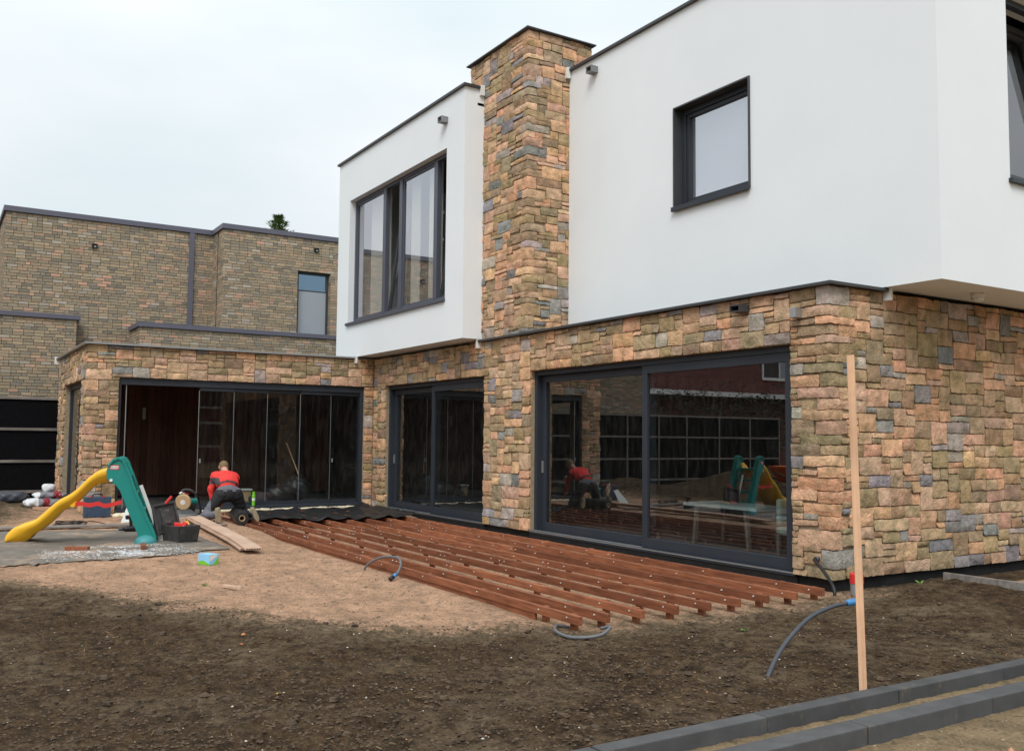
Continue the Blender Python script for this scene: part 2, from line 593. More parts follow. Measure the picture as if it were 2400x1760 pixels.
M['charcoal'] = plain('charcoal_cloth', (0.06, 0.05, 0.055), 0.85, 0.12, 12, 0.2)
M['trousers'] = plain('black_trousers', (0.016, 0.016, 0.018), 0.8, 0.3, 9, 0.35, 26)
M['greycloth'] = plain('grey_cloth', (0.125, 0.125, 0.145), 0.8, 0.15, 12, 0.3, 30)
M['sole'] = plain('beige_sole', (0.27, 0.215, 0.14), 0.9, 0.2, 20, 0.3)
M['green'] = plain('lime_green_can', (0.17, 0.52, 0.035), 0.35, 0.05, 8, 0)
M['orange'] = plain('orange_plastic', (0.80, 0.16, 0.02), 0.5, 0.08, 5, 0.03)
M['yellowtool'] = plain('yellow_tool', (0.85, 0.42, 0.02), 0.5, 0.05, 8, 0)
M['lightblue'] = plain('light_blue_print', (0.26, 0.56, 0.82), 0.55, 0.06, 8, 0)
M['curtain'] = plain('cream_curtain', (0.84, 0.82, 0.72), 0.9, 0.05, 6, 0.1)
M['tealfoot'] = plain('pale_teal_plastic', (0.050, 0.245, 0.255), 0.5, 0.08, 4, 0.02)
M['leaf'] = plain('conifer_green', (0.060, 0.110, 0.035), 0.7, 0.35, 8, 0)
M['conifer'] = plain('bright_conifer', (0.115, 0.185, 0.060), 0.7, 0.4, 6, 0)
M['darkleaf'] = plain('dark_hedge', (0.022, 0.036, 0.014), 0.8, 0.3, 8, 0)
M['weed'] = plain('weed_green', (0.12, 0.26, 0.03), 0.6, 0.2, 20, 0)
M['bark'] = plain('bark', (0.10, 0.07, 0.05), 0.9, 0.2, 20, 0.4)
M['redbrick'] = None
M['ground'] = make_ground_mat()
M['pebble'] = plain('pebbles', (1, 1, 1), 0.9, 0.2, 40, 0.2, attr=True)
M['shade'] = plain('grey_blind', (0.30, 0.33, 0.36), 0.7, 0.03, 3, 0)
M['paleblind'] = plain('pale_blind', (0.74, 0.73, 0.78), 0.8, 0.02, 3, 0)
M['panelwhite'] = plain('white_board', (0.62, 0.66, 0.62), 0.6, 0.05, 5, 0)


# ------------------------------------------------------------------ ground
def ss(t):
    t = np.clip(t, 0, 1)
    return t * t * (3 - 2 * t)


def base_height(x, y):
    """level of the plot without the small relief"""
    x, y = np.asarray(x, float), np.asarray(y, float)
    h = 0.12 * ss((-3.0 - x) / 3.5) * ss((-3.55 + 0.55 * ss((-6.0 - x) / 2.5) - y) / 0.8)
    h = h + 0.055 * np.exp(-(((x + 7.2) / 0.9) ** 2 + ((y + 7.2) / 0.6) ** 2))
    h = np.maximum(h, 0.09 * ss((-9.2 - x) / 1.5))
    h = np.maximum(h, 0.10 * ss((x - 0.55) / 2.0) * ss((3.0 - x) / 0.01))            # bed behind the kerb
    h = np.maximum(h, 0.07 * ss((x - 0.1) / 0.3) * ss((y + 1.0) / 1.2) * (x < 3))
    h = h + 0.75 * np.exp(-(((x + 11.5) / 2.6) ** 2 + ((y + 11.2) / 2.1) ** 2))      # soil heap beside the plot
    h = h + 0.42 * np.exp(-(((x + 13.3) / 1.5) ** 2 + ((y + 7.6) / 0.85) ** 2))
    h = h - 0.012 * ss((0.25 - x) / 0.3) * ss((y + 3.40) / 0.12) * ss((-8.6 - x) / -0.6)
    h = np.maximum(h, 0.040 * ss((0.0 - x) / 1.5) * np.exp(-((y + 3.70) / 0.20) ** 4))
    h = np.where((x > 3.06) & (x < 3.25), 0.055, h)
    h = np.where(x >= 3.25, 0.0, h)
    return h


def gz(x, y):
    return float(base_height(x, y))


def axis(segs):
    o = []
    for a, b, st in segs:
        n = max(1, int(round((b - a) / st)))
        o += [a + (b - a) * i / n for i in range(n)]
    return np.array(o + [segs[-1][1]])


gx = axis([(-900, -120, 130), (-120, -40, 20), (-40, -20, 1.5), (-20, -4, 0.1), (-4, 4.2, 0.03), (4.2, 9, 0.15), (9, 30, 3), (30, 120, 18), (120, 900, 130)])
gy = axis([(-900, -120, 130), (-120, -40, 20), (-40, -16, 1.5), (-16, -8, 0.16), (-8, 0.3, 0.03), (0.3, 3.2, 0.08), (3.2, 12, 0.8), (12, 120, 15), (120, 900, 130)])
X, Y = np.meshgrid(gx, gy, indexing='ij')
Z = base_height(X, Y)
near = (np.abs(X + 6) < 16) & (np.abs(Y + 6) < 11)
SANDPOLY = [(-20, -6.2), (-15.6, -6.15), (-14.2, -6.05), (-12.2, -6.6), (-10.6, -7.1), (-9.0, -8.2), (-6.2, -8.2), (-4.50, -7.35), (-3.65, -6.62), (-2.35, -6.02),
            (-1.3, -5.48), (-.67, -4.95), (-.25, -4.40), (-.05, -3.75), (0.33, -3.45), (0.40, -1.0), (0.30, 0.2), (-20, 0.2)]


def poly_sd(x, y, poly):
    d = np.full(x.shape, 1e9)
    ins = np.zeros(x.shape, bool)
    for (x0, y0), (x1, y1) in zip(poly, poly[1:] + poly[:1]):
        ex, ey = x1 - x0, y1 - y0
        t = np.clip(((x - x0) * ex + (y - y0) * ey) / (ex * ex + ey * ey), 0, 1)
        d = np.minimum(d, np.hypot(x - x0 - t * ex, y - y0 - t * ey))
        c = (y0 > y) != (y1 > y)
        with np.errstate(divide='ignore', invalid='ignore'):
            ins ^= c & (x < (x1 - x0) * (y - y0) / (y1 - y0 + 1e-12) + x0)
    return np.where(ins, d, -d)


sand = np.clip(0.5 + poly_sd(X, Y, SANDPOLY) / 1.5, -0.15, 1.0)
sand = np.where((X > 3.05), 0.82, sand)
sand = np.where((X > 0.7) & (Y > 1.62) & (X < 3), 0.8, sand)
flat_i = np.argwhere(near)
for i, j in flat_i:
    x, y = gx[i], gy[j]
    v = Vector((x, y, 0))
    s = min(1.0, max(0.0, sand[i, j] * 1.3 - 0.15))
    a = noise.noise(v * 0.8) * 0.030 + noise.noise(v * 3.1) * 0.014
    c = noise.noise(v * 9.0) * 0.015 + abs(noise.noise(v * 17.0)) * 0.020
    k = (1.0 - 0.48 * s)
    if x > 3.06:
        a *= 0.15
        k = 0.5
    if x > -9 and -3.7 < y < 0:
        a *= 0.4
    Z[i, j] += a * (0.6 if s > 0.5 else 1.0) + c * k
for _ in range(420):                                     # footprints and scuffs pressed into the plot
    d = 3.2 + 9.0 * random.random()
    an = YAW + math.radians(random.uniform(-30, 30))
    x, y = CAM.x - math.sin(an) * d, CAM.y + math.cos(an) * d
    if (2.7 < x < 3.6) or y > -0.2 or (-12 < x < 0.7 and -3.95 < y < 0):
        continue
    i0, i1 = np.searchsorted(gx, x - 0.3), np.searchsorted(gx, x + 0.3)
    j0, j1 = np.searchsorted(gy, y - 0.3), np.searchsorted(gy, y + 0.3)
    a = random.random() * 3.14
    u = (X[i0:i1, j0:j1] - x) * math.cos(a) + (Y[i0:i1, j0:j1] - y) * math.sin(a)
    w = -(X[i0:i1, j0:j1] - x) * math.sin(a) + (Y[i0:i1, j0:j1] - y) * math.cos(a)
    r2 = (u / 0.13) ** 2 + (w / 0.05) ** 2
    Z[i0:i1, j0:j1] -= random.uniform(0.006, 0.02) * (np.exp(-r2 ** 2) - 0.55 * np.exp(-(r2 - 1.9) ** 2 * 1.2))
nx, ny = len(gx), len(gy)
gv = np.stack([X, Y, Z], -1).reshape(-1, 3)
ii, jj = np.meshgrid(np.arange(nx - 1), np.arange(ny - 1), indexing='ij')
q = (ii * ny + jj).ravel()
gf = np.stack([q, q + ny, q + ny + 1, q + 1], -1)
me = bpy.data.meshes.new('ground')
me.vertices.add(len(gv))
me.vertices.foreach_set('co', gv.ravel())
me.loops.add(gf.size)
me.loops.foreach_set('vertex_index', gf.ravel())
me.polygons.add(len(gf))
me.polygons.foreach_set('loop_start', np.arange(0, gf.size, 4))
me.polygons.foreach_set('loop_total', np.full(len(gf), 4))
me.polygons.foreach_set('use_smooth', np.ones(len(gf), bool))
at = me.attributes.new('Sand', 'FLOAT', 'POINT')
at.data.foreach_set('value', sand.ravel().astype(np.float32))
at2 = me.attributes.new('Olive', 'FLOAT', 'POINT')
at2.data.foreach_set('value', np.where(X > 3.05, 1.0, np.where((X > -11.7) & (Y > -3.6), 0.25, 0.0)).ravel().astype(np.float32))
me.update()
me.materials.append(M['ground'])
ground = bpy.data.objects.new('ground', me)
COL.objects.link(ground)
tag(ground, 'dark garden soil and pinkish sand of the building plot', None, None, 'structure')


def zat(x, y):
    i = min(max(int(np.searchsorted(gx, x)), 1), nx - 1)
    j = min(max(int(np.searchsorted(gy, y)), 1), ny - 1)
    return float(Z[i, j])


# clods, crumbs and pebbles lying on it
mb_c, mb_p = MB(), MB()
OCT = [(1, 0, 0), (-1, 0, 0), (0, 1, 0), (0, -1, 0), (0, 0, 1), (0, 0, -1)]
OF = [(0, 2, 4), (2, 1, 4), (1, 3, 4), (3, 0, 4), (2, 0, 5), (1, 2, 5), (3, 1, 5), (0, 3, 5)]


def lump(mb, x, y, r, col, flat=0.7):
    a = random.random() * 6.28
    ca, sa = math.cos(a), math.sin(a)
    V = []
    for p in OCT:
        k = r * random.uniform(0.6, 1.3)
        px, py, pz = p[0] * k * 1.25, p[1] * k, p[2] * k * flat
        V.append((x + px * ca - py * sa, y + px * sa + py * ca, zat(x, y) + pz + r * 0.2))
    mb.add(V, OF, col)


def on_sand(x, y):
    i = min(max(int(np.searchsorted(gx, x)), 1), nx - 1)
    j = min(max(int(np.searchsorted(gy, y)), 1), ny - 1)
    return sand[i, j]


n_c = 0
while n_c < 22000:
    d = 3.0 + 13.0 * random.random() ** 1.7
    an = YAW + math.radians(random.uniform(-30, 30))
    x, y = CAM.x - math.sin(an) * d, CAM.y + math.cos(an) * d
    if (2.95 < x < 3.4) or y > 1.4 or (y > 0 and x < 0.05) or (-12 < x < 0.4 and -3.6 < y < 0):
        continue
    if x >= 3.4 and random.random() < 0.75:
        continue
    s = on_sand(x, y)
    n_c += 1
    if s > 0.62:
        if random.random() < 0.55:
            continue
        k = random.uniform(0.55, 1.0)
        lump(mb_c, x, y, random.choice((0.005, 0.007, 0.011)), (0.36 * k, 0.25 * k, 0.165 * k))
    else:
        k = random.uniform(0.5, 1.25)
        lump(mb_c, x, y, random.choice((0.005, 0.006, 0.008, 0.010, 0.013)), (0.088 * k, 0.058 * k, 0.035 * k))
for _ in range(900):
    d = 3.0 + 9.0 * random.random() ** 1.4
    an = YAW + math.radians(random.uniform(-30, 30))
    x, y = CAM.x - math.sin(an) * d, CAM.y + math.cos(an) * d
    if (2.95 < x < 3.4) or y > 1.2 or (y > 0 and x < 0.05) or (-12 < x < 0.4 and -3.6 < y < 0):
        continue
    if on_sand(x, y) > 0.7 and x < 3 and random.random() < 0.6:
        continue
    c = random.choice([(0.55, 0.52, 0.46)] * 5 + [(0.42, 0.36, 0.29)] * 3 + [(0.50, 0.22, 0.11)])
    lump(mb_p, x, y, random.choice((0.0022, 0.003, 0.003, 0.004, 0.005, 0.008)), c, 0.8)
for px, py, r, c in ((3.75, -3.0, 0.022, (0.6, 0.57, 0.52)), (3.8, -3.3, 0.018, (0.5, 0.25, 0.14)), (3.62, -3.75, 0.014, (0.6, 0.42, 0.3)),
                     (3.9, -2.6, 0.016, (0.7, 0.66, 0.6)), (0.9, -6.2, 0.016, (0.75, 0.45, 0.03)), (-0.6, -6.0, 0.02, (0.55, 0.2, 0.08)), (-0.9, -5.9, 0.024, (0.5, 0.2, 0.08))):
    lump(mb_p, px, py, r, c)
def clod(mb, x, y, r, col):
    V, F = [], []
    n, m = 7, 4
    s_ = Vector((x * 7.1, y * 5.3, r * 90))
    for i in range(1, m):
        for k in range(n):
            a, b = 2 * math.pi * k / n, math.pi * i / m
            p = Vector((math.sin(b) * math.cos(a), math.sin(b) * math.sin(a), 0.62 * math.cos(b)))
            p *= r * (1 + 0.75 * noise.noise(p * 1.6 + s_))
            V.append((x + p.x, y + p.y, zat(x, y) + p.z + r * 0.15))
    V.append((x, y, zat(x, y) + r * 0.75))
    for i in range(m - 2):
        for k in range(n):
            F.append((i * n + k, (i + 1) * n + k, (i + 1) * n + (k + 1) % n, i * n + (k + 1) % n))
    for k in range(n):
        F.append((k, (k + 1) % n, len(V) - 1))
    mb.add(V, F, col)


for _ in range(420):
    d = 3.2 + 8.0 * random.random()
    an = YAW + math.radians(random.uniform(-30, 30))
    x, y = CAM.x - math.sin(an) * d, CAM.y + math.cos(an) * d
    if x > 2.9 or y > 1.2 or (y > -0.1 and x < 0.05) or (-12 < x < 0.4 and -3.7 < y < 0):
        continue
    if on_sand(x, y) > 0.6 and random.random() < 0.8:
        continue
    k = random.uniform(0.6, 1.1)
    c = (0.078 * k, 0.052 * k, 0.031 * k) if on_sand(x, y) < 0.55 else (0.24 * k, 0.165 * k, 0.10 * k)
    clod(mb_c, x, y, random.uniform(0.014, 0.034), c)
for _ in range(420):                                     # straw and root fibres
    d = 3.2 + 7.0 * random.random() ** 1.3
    an = YAW + math.radians(random.uniform(-30, 30))
    x, y = CAM.x - math.sin(an) * d, CAM.y + math.cos(an) * d
    if (2.9 < x < 3.4) or y > 1.2 or (y > -0.1 and x < 0.05) or (-12 < x < 0.4 and -3.7 < y < 0):
        continue
    a, l_ = random.random() * 6.28, random.uniform(0.015, 0.06)
    z = zat(x, y) + 0.008
    k = random.uniform(0.5, 1.1)
    mb_c.bar((x, y, z), (x + l_ * math.cos(a), y + l_ * math.sin(a), z + random.uniform(-0.004, 0.012)), 0.0025, 0.0025, (0.1, 0.2, 1), (0.33 * k, 0.24 * k, 0.13 * k))
tag(mb_c.build('soil_crumbs', M['pebble'], colors=True), 'loose crumbs of soil and sand strewn over the plot', 'soil crumbs', None, 'stuff')
tag(mb_p.build('pebbles', M['pebble'], colors=True), 'tiny white and reddish pebbles scattered over the soil', 'pebbles', None, 'stuff')

# ------------------------------------------------------------------ kerbs
def kerb_row(x0, x1, ztop, joints, label):
    k = thing('kerb', ((x0 + x1) / 2, joints[0], 0), label, None, None, 'structure')
    for a, b in zip(joints[:-1], joints[1:]):
        dz = random.uniform(-0.004, 0.004)
        dx = random.uniform(-0.004, 0.004)
        MB().box(x0 + dx, x1 + dx, a + 0.004, b - 0.004, -0.18, ztop + dz).build('kerb_stone', M['kerb'], k, bevel=0.006)
    return k


kerb_row(2.97, 3.07, 0.13, [-9.65, -8.6, -7.53, -6.45, -5.37, -4.29, -3.19, -2.11, -1.03, 0.05, 1.13, 2.2, 3.3], 'upper row of dark grey concrete kerb stones along the soil bed')
kerb_row(3.24, 3.375, 0.095, [-8.3, -7.2, -6.1, -4.98, -3.87, -2.75, -1.64, -0.53, 0.58, 1.7, 2.8], 'lower row of dark grey concrete kerb stones beside the sand')


# ------------------------------------------------------------------ split stone walls
PAL = [((0.440, 0.322, 0.206), 30), ((0.380, 0.295, 0.205), 15), ((0.670, 0.420, 0.272), 18), ((0.600, 0.415, 0.300), 23), ((0.300, 0.300, 0.315), 8), ((0.44, 0.395, 0.37), 6)]
PALW = [w for _, w in PAL]


def stone_col():
    c = random.choices(PAL, PALW)[0][0]
    k = random.uniform(0.84, 1.2)
    return tuple(min(0.75, q * k * random.uniform(0.94, 1.06)) for q in c)


SIZES = [(5, 2), (4, 2), (6, 2), (3, 2), (5, 3), (4, 3), (6, 3), (3, 1), (4, 1), (5, 1), (3, 3), (3, 4), (4, 4), (2, 1), (2, 2), (7, 2)]
SIZEW = [14, 16, 6, 13, 8, 10, 3, 5, 4, 2, 7, 4, 2, 3, 7, 2]


def pack(lines_u, lines_v, blocked):
    nu, nv = len(lines_u) - 1, len(lines_v) - 1
    occ = blocked.copy()
    out = []
    for j in range(nv):
        for i in range(nu):
            if occ[i, j]:
                continue
            placed = False
            for _ in range(14):
                w, h = random.choices(SIZES, SIZEW)[0]
                if i + w <= nu and j + h <= nv and not occ[i:i + w, j:j + h].any():
                    # no sliver left beside it
                    r = i + w
                    if r < nu and not occ[r, j] and (r + 1 >= nu or occ[r + 1, j]):
                        w += 1
                        if occ[i:i + w, j:j + h].any():
                            continue
                    placed = True
                    break
            if not placed:
                w, h = 1, 1
                while i + w < nu and not occ[i + w, j] and w < 4:
                    w += 1
            occ[i:i + w, j:j + h] = True
            out.append((lines_u[i], lines_u[i + w], lines_v[j], lines_v[j + h]))
    return out


def lines(brk, step):
    o = []
    for a, b in zip(brk[:-1], brk[1:]):
        n = max(1, int(round((b - a) / step)))
        o += [a + (b - a) * i / n for i in range(n)]
    return o + [brk[-1]]


def face_y(X0, Y0):      # wall facing -y, u runs towards -x from the corner
    return lambda u: ((X0 - u, Y0), (0.0, -1.0))


def face_x(X0, Y0):      # wall facing +x, u runs towards +y from the corner
    return lambda u: ((X0, Y0 + u), (1.0, 0.0))


def face_corner(X0, Y0):  # u >= 0 on the -y face, u < 0 on the +x face
    def g(u):
        if abs(u) < 1e-6:
            return (X0, Y0), (1.0, -1.0)
        return ((X0 - u, Y0), (0.0, -1.0)) if u > 0 else ((X0, Y0 - u), (1.0, 0.0))
    return g


def stone(face, u0, u1, v0, v1, seed):
    """one rough block: pillowed, chipped front, sides running back into the wall"""
    gap = 0.0060
    us = [u0 + gap, u1 - gap]
    if u0 < 0 < u1:
        us = [u0 + gap, 0.0, u1 - gap]
    cols = []
    for a, b in zip(us[:-1], us[1:]):
        n = max(2, int(round((b - a) / 0.045)))
        cols += [a + (b - a) * i / n for i in range(n)]
    cols.append(us[-1])
    n = max(2, int(round((v1 - v0) / 0.045)))
    rows = [v0 + gap + (v1 - v0 - 2 * gap) * i / n for i in range(n + 1)]
    lo, hi = cols[0], cols[-1]
    proud = random.uniform(-0.005, 0.010)
    tilt = random.uniform(-0.010, 0.010)
    sh = Vector((seed * 3.17, seed * 1.31, seed * 0.77))
    nu, nv = len(cols), len(rows)
    V = []
    for i, u in enumerate(cols):
        for j, v in enumerate(rows):
            (bx, by), (nx_, ny_) = face(u)
            s, t = (u - lo) / (hi - lo) * 2 - 1, (v - rows[0]) / (rows[-1] - rows[0]) * 2 - 1
            edge = (1 - abs(s) ** 9) * (1 - abs(t) ** 9)
            p = Vector((bx, by, v))
            nn = noise.noise(p * 11 + sh) * 0.016 + noise.noise(p * 27 + sh) * 0.009
            d = proud + tilt * t - 0.007 + 0.007 * edge + nn * (0.45 + 0.75 * edge)
            w1 = noise.noise(Vector((bx * 3.3, by * 3.3, v * 3.3))) * 0.010        # wandering joints, shared by neighbours
            w2 = noise.noise(Vector((bx * 3.3 + 9, by * 3.3, v * 3.3 + 4))) * 0.011
            e1 = noise.noise(p * 24 + sh) * 0.008
            ln = 1.0
            tx, ty = (-ny_, nx_) if ln else (0, 0)
            if abs(u) < 1e-6 and u0 < 0 < u1:
                tx = ty = 0.0
            V.append((bx + nx_ * d + tx * (w1 + e1), by + ny_ * d + ty * (w1 + e1), v + w2 + e1 * (1 if abs(t) > 0.9 else 0)))
    F = []
    for i in range(nu - 1):
        for j in range(nv - 1):
            F.append((i * nv + j, i * nv + j + 1, (i + 1) * nv + j + 1, (i + 1) * nv + j))
    ring = [i * nv for i in range(nu)] + [(nu - 1) * nv + j for j in range(1, nv)] + [i * nv + nv - 1 for i in range(nu - 2, -1, -1)] + [j for j in range(nv - 2, 0, -1)]
    dup = len(V)
    V += [V[k] for k in ring]
    back = len(V)
    for k in ring:
        i = k // nv
        (bx, by), (nx_, ny_) = face(cols[i])
        x, y, z = V[k]
        V.append((x - nx_ * 0.075, y - ny_ * 0.075, z))
    m = len(ring)
    for k in range(m):
        F.append((dup + k, dup + (k + 1) % m, back + (k + 1) % m, back + k))
    return V, F


STONES = []   # (screen size, V, F, colour, wall)


def screen_size(p, w, h):
    d = Vector(p) - CAM
    return w * h / max(0.1, d.dot(_f)) ** 2


SEED = [0]


def stone_wall(wall, corner, uy=None, ux=None, z0=0.13, z1=3.25, holes_y=(), holes_x=(), quoin=True, want=lambda u, v, f: True):
    """uy/ux: (from, to) extents of the -y and +x faces measured from the corner"""
    X0, Y0 = corner
    qy, qx = [], []
    if quoin and uy and ux and uy[0] == 0 and ux[0] == 0:
        z = z0
        flip = random.random() < 0.5
        while z < z1 - 0.02:
            h = random.choice((0.11, 0.12, 0.135, 0.15, 0.2, 0.09))
            if z1 - z - h < 0.09:
                h = z1 - z
            a, b = random.uniform(0.34, 0.5), random.uniform(0.14, 0.22)
            if flip:
                a, b = b, random.uniform(0.26, 0.42)
            flip = not flip
            qy.append((0, a, z, z + h))
            qx.append((0, b, z, z + h))
            SEED[0] += 1
            V, F = stone(face_corner(X0, Y0), -b, a, z, z + h, SEED[0])
            STONES.append((screen_size((X0, Y0, z), a + b, h), V, F, stone_col(), wall))
            z += h
    zq = [a[2] for a in qy] + ([qy[-1][3]] if qy else [])
    for face, ext, holes, q in ((face_y(X0, Y0), uy, holes_y, qy), (face_x(X0, Y0), ux, holes_x, qx)):
        if not ext:
            continue
        bu = sorted({ext[0], ext[1], *[x for h in holes for x in h[:2] if ext[0] < x < ext[1]]})
        bv = sorted({z0, z1, *[x for h in holes for x in h[2:] if z0 < x < z1]})
        lu, lv = lines(bu, 0.076), lines(bv, 0.068)
        cu = np.array([(a + b) / 2 for a, b in zip(lu[:-1], lu[1:])])
        cv = np.array([(a + b) / 2 for a, b in zip(lv[:-1], lv[1:])])
        blk = np.zeros((len(cu), len(cv)), bool)
        for h in holes:
            blk |= ((cu > h[0]) & (cu < h[1]))[:, None] & ((cv > h[2]) & (cv < h[3]))[None, :]
        for h in q:
            blk |= ((cu < h[1] + 0.02))[:, None] & ((cv > h[2]) & (cv < h[3]))[None, :]
        for (a, b, c, d) in pack(lu, lv, blk):
            # stretch the first stone of a course to meet the quoin
            for h in q:
                if h[2] <= (c + d) / 2 < h[3] and 0 < a - h[1] < 0.13:
                    if all(not (g[3] > c + 0.02 and g[2] < d - 0.02 and g[1] > h[1] + 0.01) for g in q):
                        a = h[1]
            if not want((a + b) / 2, (c + d) / 2, face):
                continue
            SEED[0] += 1
            V, F = stone(face, a, b, c, d, SEED[0])
            (bx, by), _n = face((a + b) / 2)
            STONES.append((screen_size((bx, by, (c + d) / 2), b - a, d - c), V, F, stone_col(), wall))


def emit_stones(walls, single, name='stone'):
    """the stones that show largest are single parts, the rest is one part per wall"""
    mine = sorted([s for s in STONES if s[4] in walls], key=lambda s: -s[0])
    rest = {}
    for k, (sz, V, F, c, w) in enumerate(mine):
        if k < single:
            mb = MB()
            mb.add(V, F, c)
            mb.build(name, M['stone'], w, smooth=True, colors=True)
        else:
            rest.setdefault(w.name, (w, MB()))[1].add(V, F, c)
    for w, mb in rest.values():
        tag(mb.build('small_stones', M['stone'], w, smooth=True, colors=True), None, None, None, 'stuff')


# ------------------------------------------------------------------ the house
house = thing('house', (-6.0, 3.0, 0), 'modern white rendered house with stone clad ground floor and chimney', 'house')
SD, BD = (-11.40, -7.30), (-5.85, -0.55)          # the two sliding doors along the facade
DZ0, DZ1 = 0.10, 2.66
ZT = 3.25

fw = MB()                                          # mortar face of the garden front
t0, t1 = 0.034, 0.36
fw.box(-12.0, SD[0], t0, t1, 0.13, ZT - 0.01).box(SD[1], BD[0], t0, t1, 0.13, ZT - 0.01).box(BD[1], -0.034, t0, t1, 0.13, ZT - 0.01)
fw.box(SD[0], SD[1], t0, t1, DZ1, ZT - 0.01).box(BD[0], BD[1], t0, t1, DZ1, ZT - 0.01)
facade = fw.build('facade_wall', M['mortar'], house)
gable = MB().box(-0.36, -0.034, 0.362, 9.0, 0.13, ZT - 0.01).build('gable_wall', M['mortar'], house)
pl = MB()
pl.box(-12.0, -0.06, 0.06, 0.35, -0.3, 0.128).box(-0.352, -0.06, 0.351, 9.0, -0.3, 0.127)
pl.build('plinth', M['black'], house)
bk = MB().box(-12.2, 0.0, 8.7, 9.0, 0.13, ZT).build('rear_wall', M['interior'], house)

stone_wall(facade, (0, 0), uy=(0, 12.0), ux=None, z0=0.13, z1=ZT, quoin=False,
           holes_y=[(-BD[1], -BD[0], -1, DZ1), (-SD[1], -SD[0], -1, DZ1), (0, 0.55, -1, 9)])
stone_wall(gable, (0, 0), uy=(0, 0.55), ux=(0, 4.6), z0=0.13, z1=ZT)

# chimney
CX0, CX1, CY1, CZ = -7.9, -5.97, 1.30, 8.30
chim = MB().box(CX0 + 0.034, CX1 - 0.034, 0.034, CY1 - 0.03, ZT + 0.02, CZ - 0.01).build('chimney', M['mortar'], house)
stone_wall(chim, (CX1, 0), uy=(0, CX1 - CX0), ux=(0, CY1), z0=ZT + 0.03, z1=CZ,
           want=lambda u, v, f: not (u > CX1 + 7.46 + 0.05 and v < 7.6 and f(u)[1][1] < -0.5 and False))
MB().box(CX0 - 0.06, CX1 + 0.06, -0.06, CY1 + 0.05, CZ, CZ + 0.025).build('chimney_cap', M['capdark'], chim, bevel=0.004)

# trim on top of the stone storey
tr = MB()
tr.box(-7.42, 0.075, -0.075, 0.0, ZT, ZT + 0.032).box(0.0, 0.075, 0.0, 0.90, ZT, ZT + 0.032).box(-7.40, 0.0, 0.0, 0.84, ZT + 0.002, ZT + 0.02)
tr.build('stone_trim', M['capdark'], house)
MB().box(-7.45, -7.405, -0.085, 0.02, ZT - 0.11, ZT + 0.06).build('trim_end', M['whiteplastic'], house, bevel=0.003)
MB().box(-0.01, 0.095, 0.90, 0.94, ZT - 0.10, ZT + 0.05).build('trim_end', M['whiteplastic'], house, bevel=0.003)

# white upper storey: wall with a window opening, cantilevered over the gable
WY, WX1, WZ1 = 0.83, 0.76, 7.74
WN = (-3.37, -1.90, 4.86, 6.34)
RW = (2.15, 3.6, 4.56, 6.75)
up = MB()
up.box(CX1, WN[0], WY, WY + 0.35, ZT + 0.022, WZ1).box(WN[1], WX1, WY, WY + 0.35, ZT + 0.04, WZ1)
up.box(WN[0], WN[1], WY, WY + 0.35, ZT + 0.04, WN[2]).box(WN[0], WN[1], WY, WY + 0.35, WN[3], WZ1)
up.box(WX1 - 0.35, WX1, WY + 0.35, RW[0], ZT + 0.04, WZ1).box(WX1 - 0.35, WX1, RW[1], 9.0, ZT + 0.04, WZ1)
up.box(WX1 - 0.35, WX1, RW[0], RW[1], ZT + 0.04, RW[2]).box(WX1 - 0.35, WX1, RW[0], RW[1], RW[3], WZ1)
up.box(-13.0, WX1 - 0.35, 8.65, 9.0, ZT + 0.04, WZ1)
up.build('upper_wall', M['render'], house)
MB().box(-0.03, WX1 - 0.351, WY + 0.351, 8.99, ZT + 0.042, ZT + 0.1).build('soffit', M['render'], house)
rf = MB()
rf.box(CX1 + 0.005, WX1 + 0.05, WY - 0.05, WY + 0.3, WZ1, WZ1 + 0.045).box(WX1 - 0.3, WX1 + 0.05, WY + 0.3, 9.05, WZ1, WZ1 + 0.045)
rf.build('roof_trim', M['capdark'], house, bevel=0.004)
MB().box(-7.4, WX1 - 0.3, WY + 0.3, 9.0, WZ1 - 0.35, WZ1 - 0.3).build('flat_roof', M['dark_interior'], house)
MB().box(CX1 + 0.0, CX1 + 0.06, WY - 0.09, WY - 0.02, WZ1 - 0.12, WZ1 + 0.06).build('trim_end', M['whiteplastic'], house)

# white bay
BX0, BX1, BY = -13.25, -7.40, -0.38
BZ0, BZ1 = 3.30, 7.72
BW = (-12.60, -8.06, 4.04, 6.79)
ba = MB()
ba.box(BX0, BW[0], BY, BY + 0.32, BZ0, BZ1).box(BW[1], BX1, BY, BY + 0.32, BZ0, BZ1)
ba.box(BW[0], BW[1], BY, BY + 0.32, BZ0, BW[2]).box(BW[0], BW[1], BY, BY + 0.32, BW[3], BZ1)
ba.box(BX1 - 0.3, BX1, BY + 0.32, 0.03, BZ0, BZ1).box(BX0, BX0 + 0.3, BY + 0.32, 8.6, BZ0, BZ1).box(BX0 + 0.3, BX1 - 0.3, BY + 0.32, 8.6, BZ0, BZ0 + 0.2)
ba.build('bay_wall', M['render'], house)
br_ = MB()
br_.box(BX0 - 0.05, BX1 + 0.05, BY - 0.05, BY + 0.25, BZ1, BZ1 + 0.045).box(BX1 - 0.25, BX1 + 0.05, BY + 0.25, -0.03, BZ1, BZ1 + 0.045)
br_.build('bay_roof_trim', M['capdark'], house, bevel=0.004)
MB().box(BX0, BX1, BY + 0.25, 8.6, BZ1 - 0.3, BZ1 - 0.25).build('flat_roof', M['dark_interior'], house)
MB().box(BX1 + 0.005, BX1 + 0.06, -0.10, -0.02, BZ1 - 0.12, BZ1 + 0.06).build('trim_end', M['whiteplastic'], house)
MB().box(BX1 - 0.02, CX1 - 0.3, 1.28, 1.4, ZT, WZ1 - 0.3).build('upper_partition', M['interior'], house)


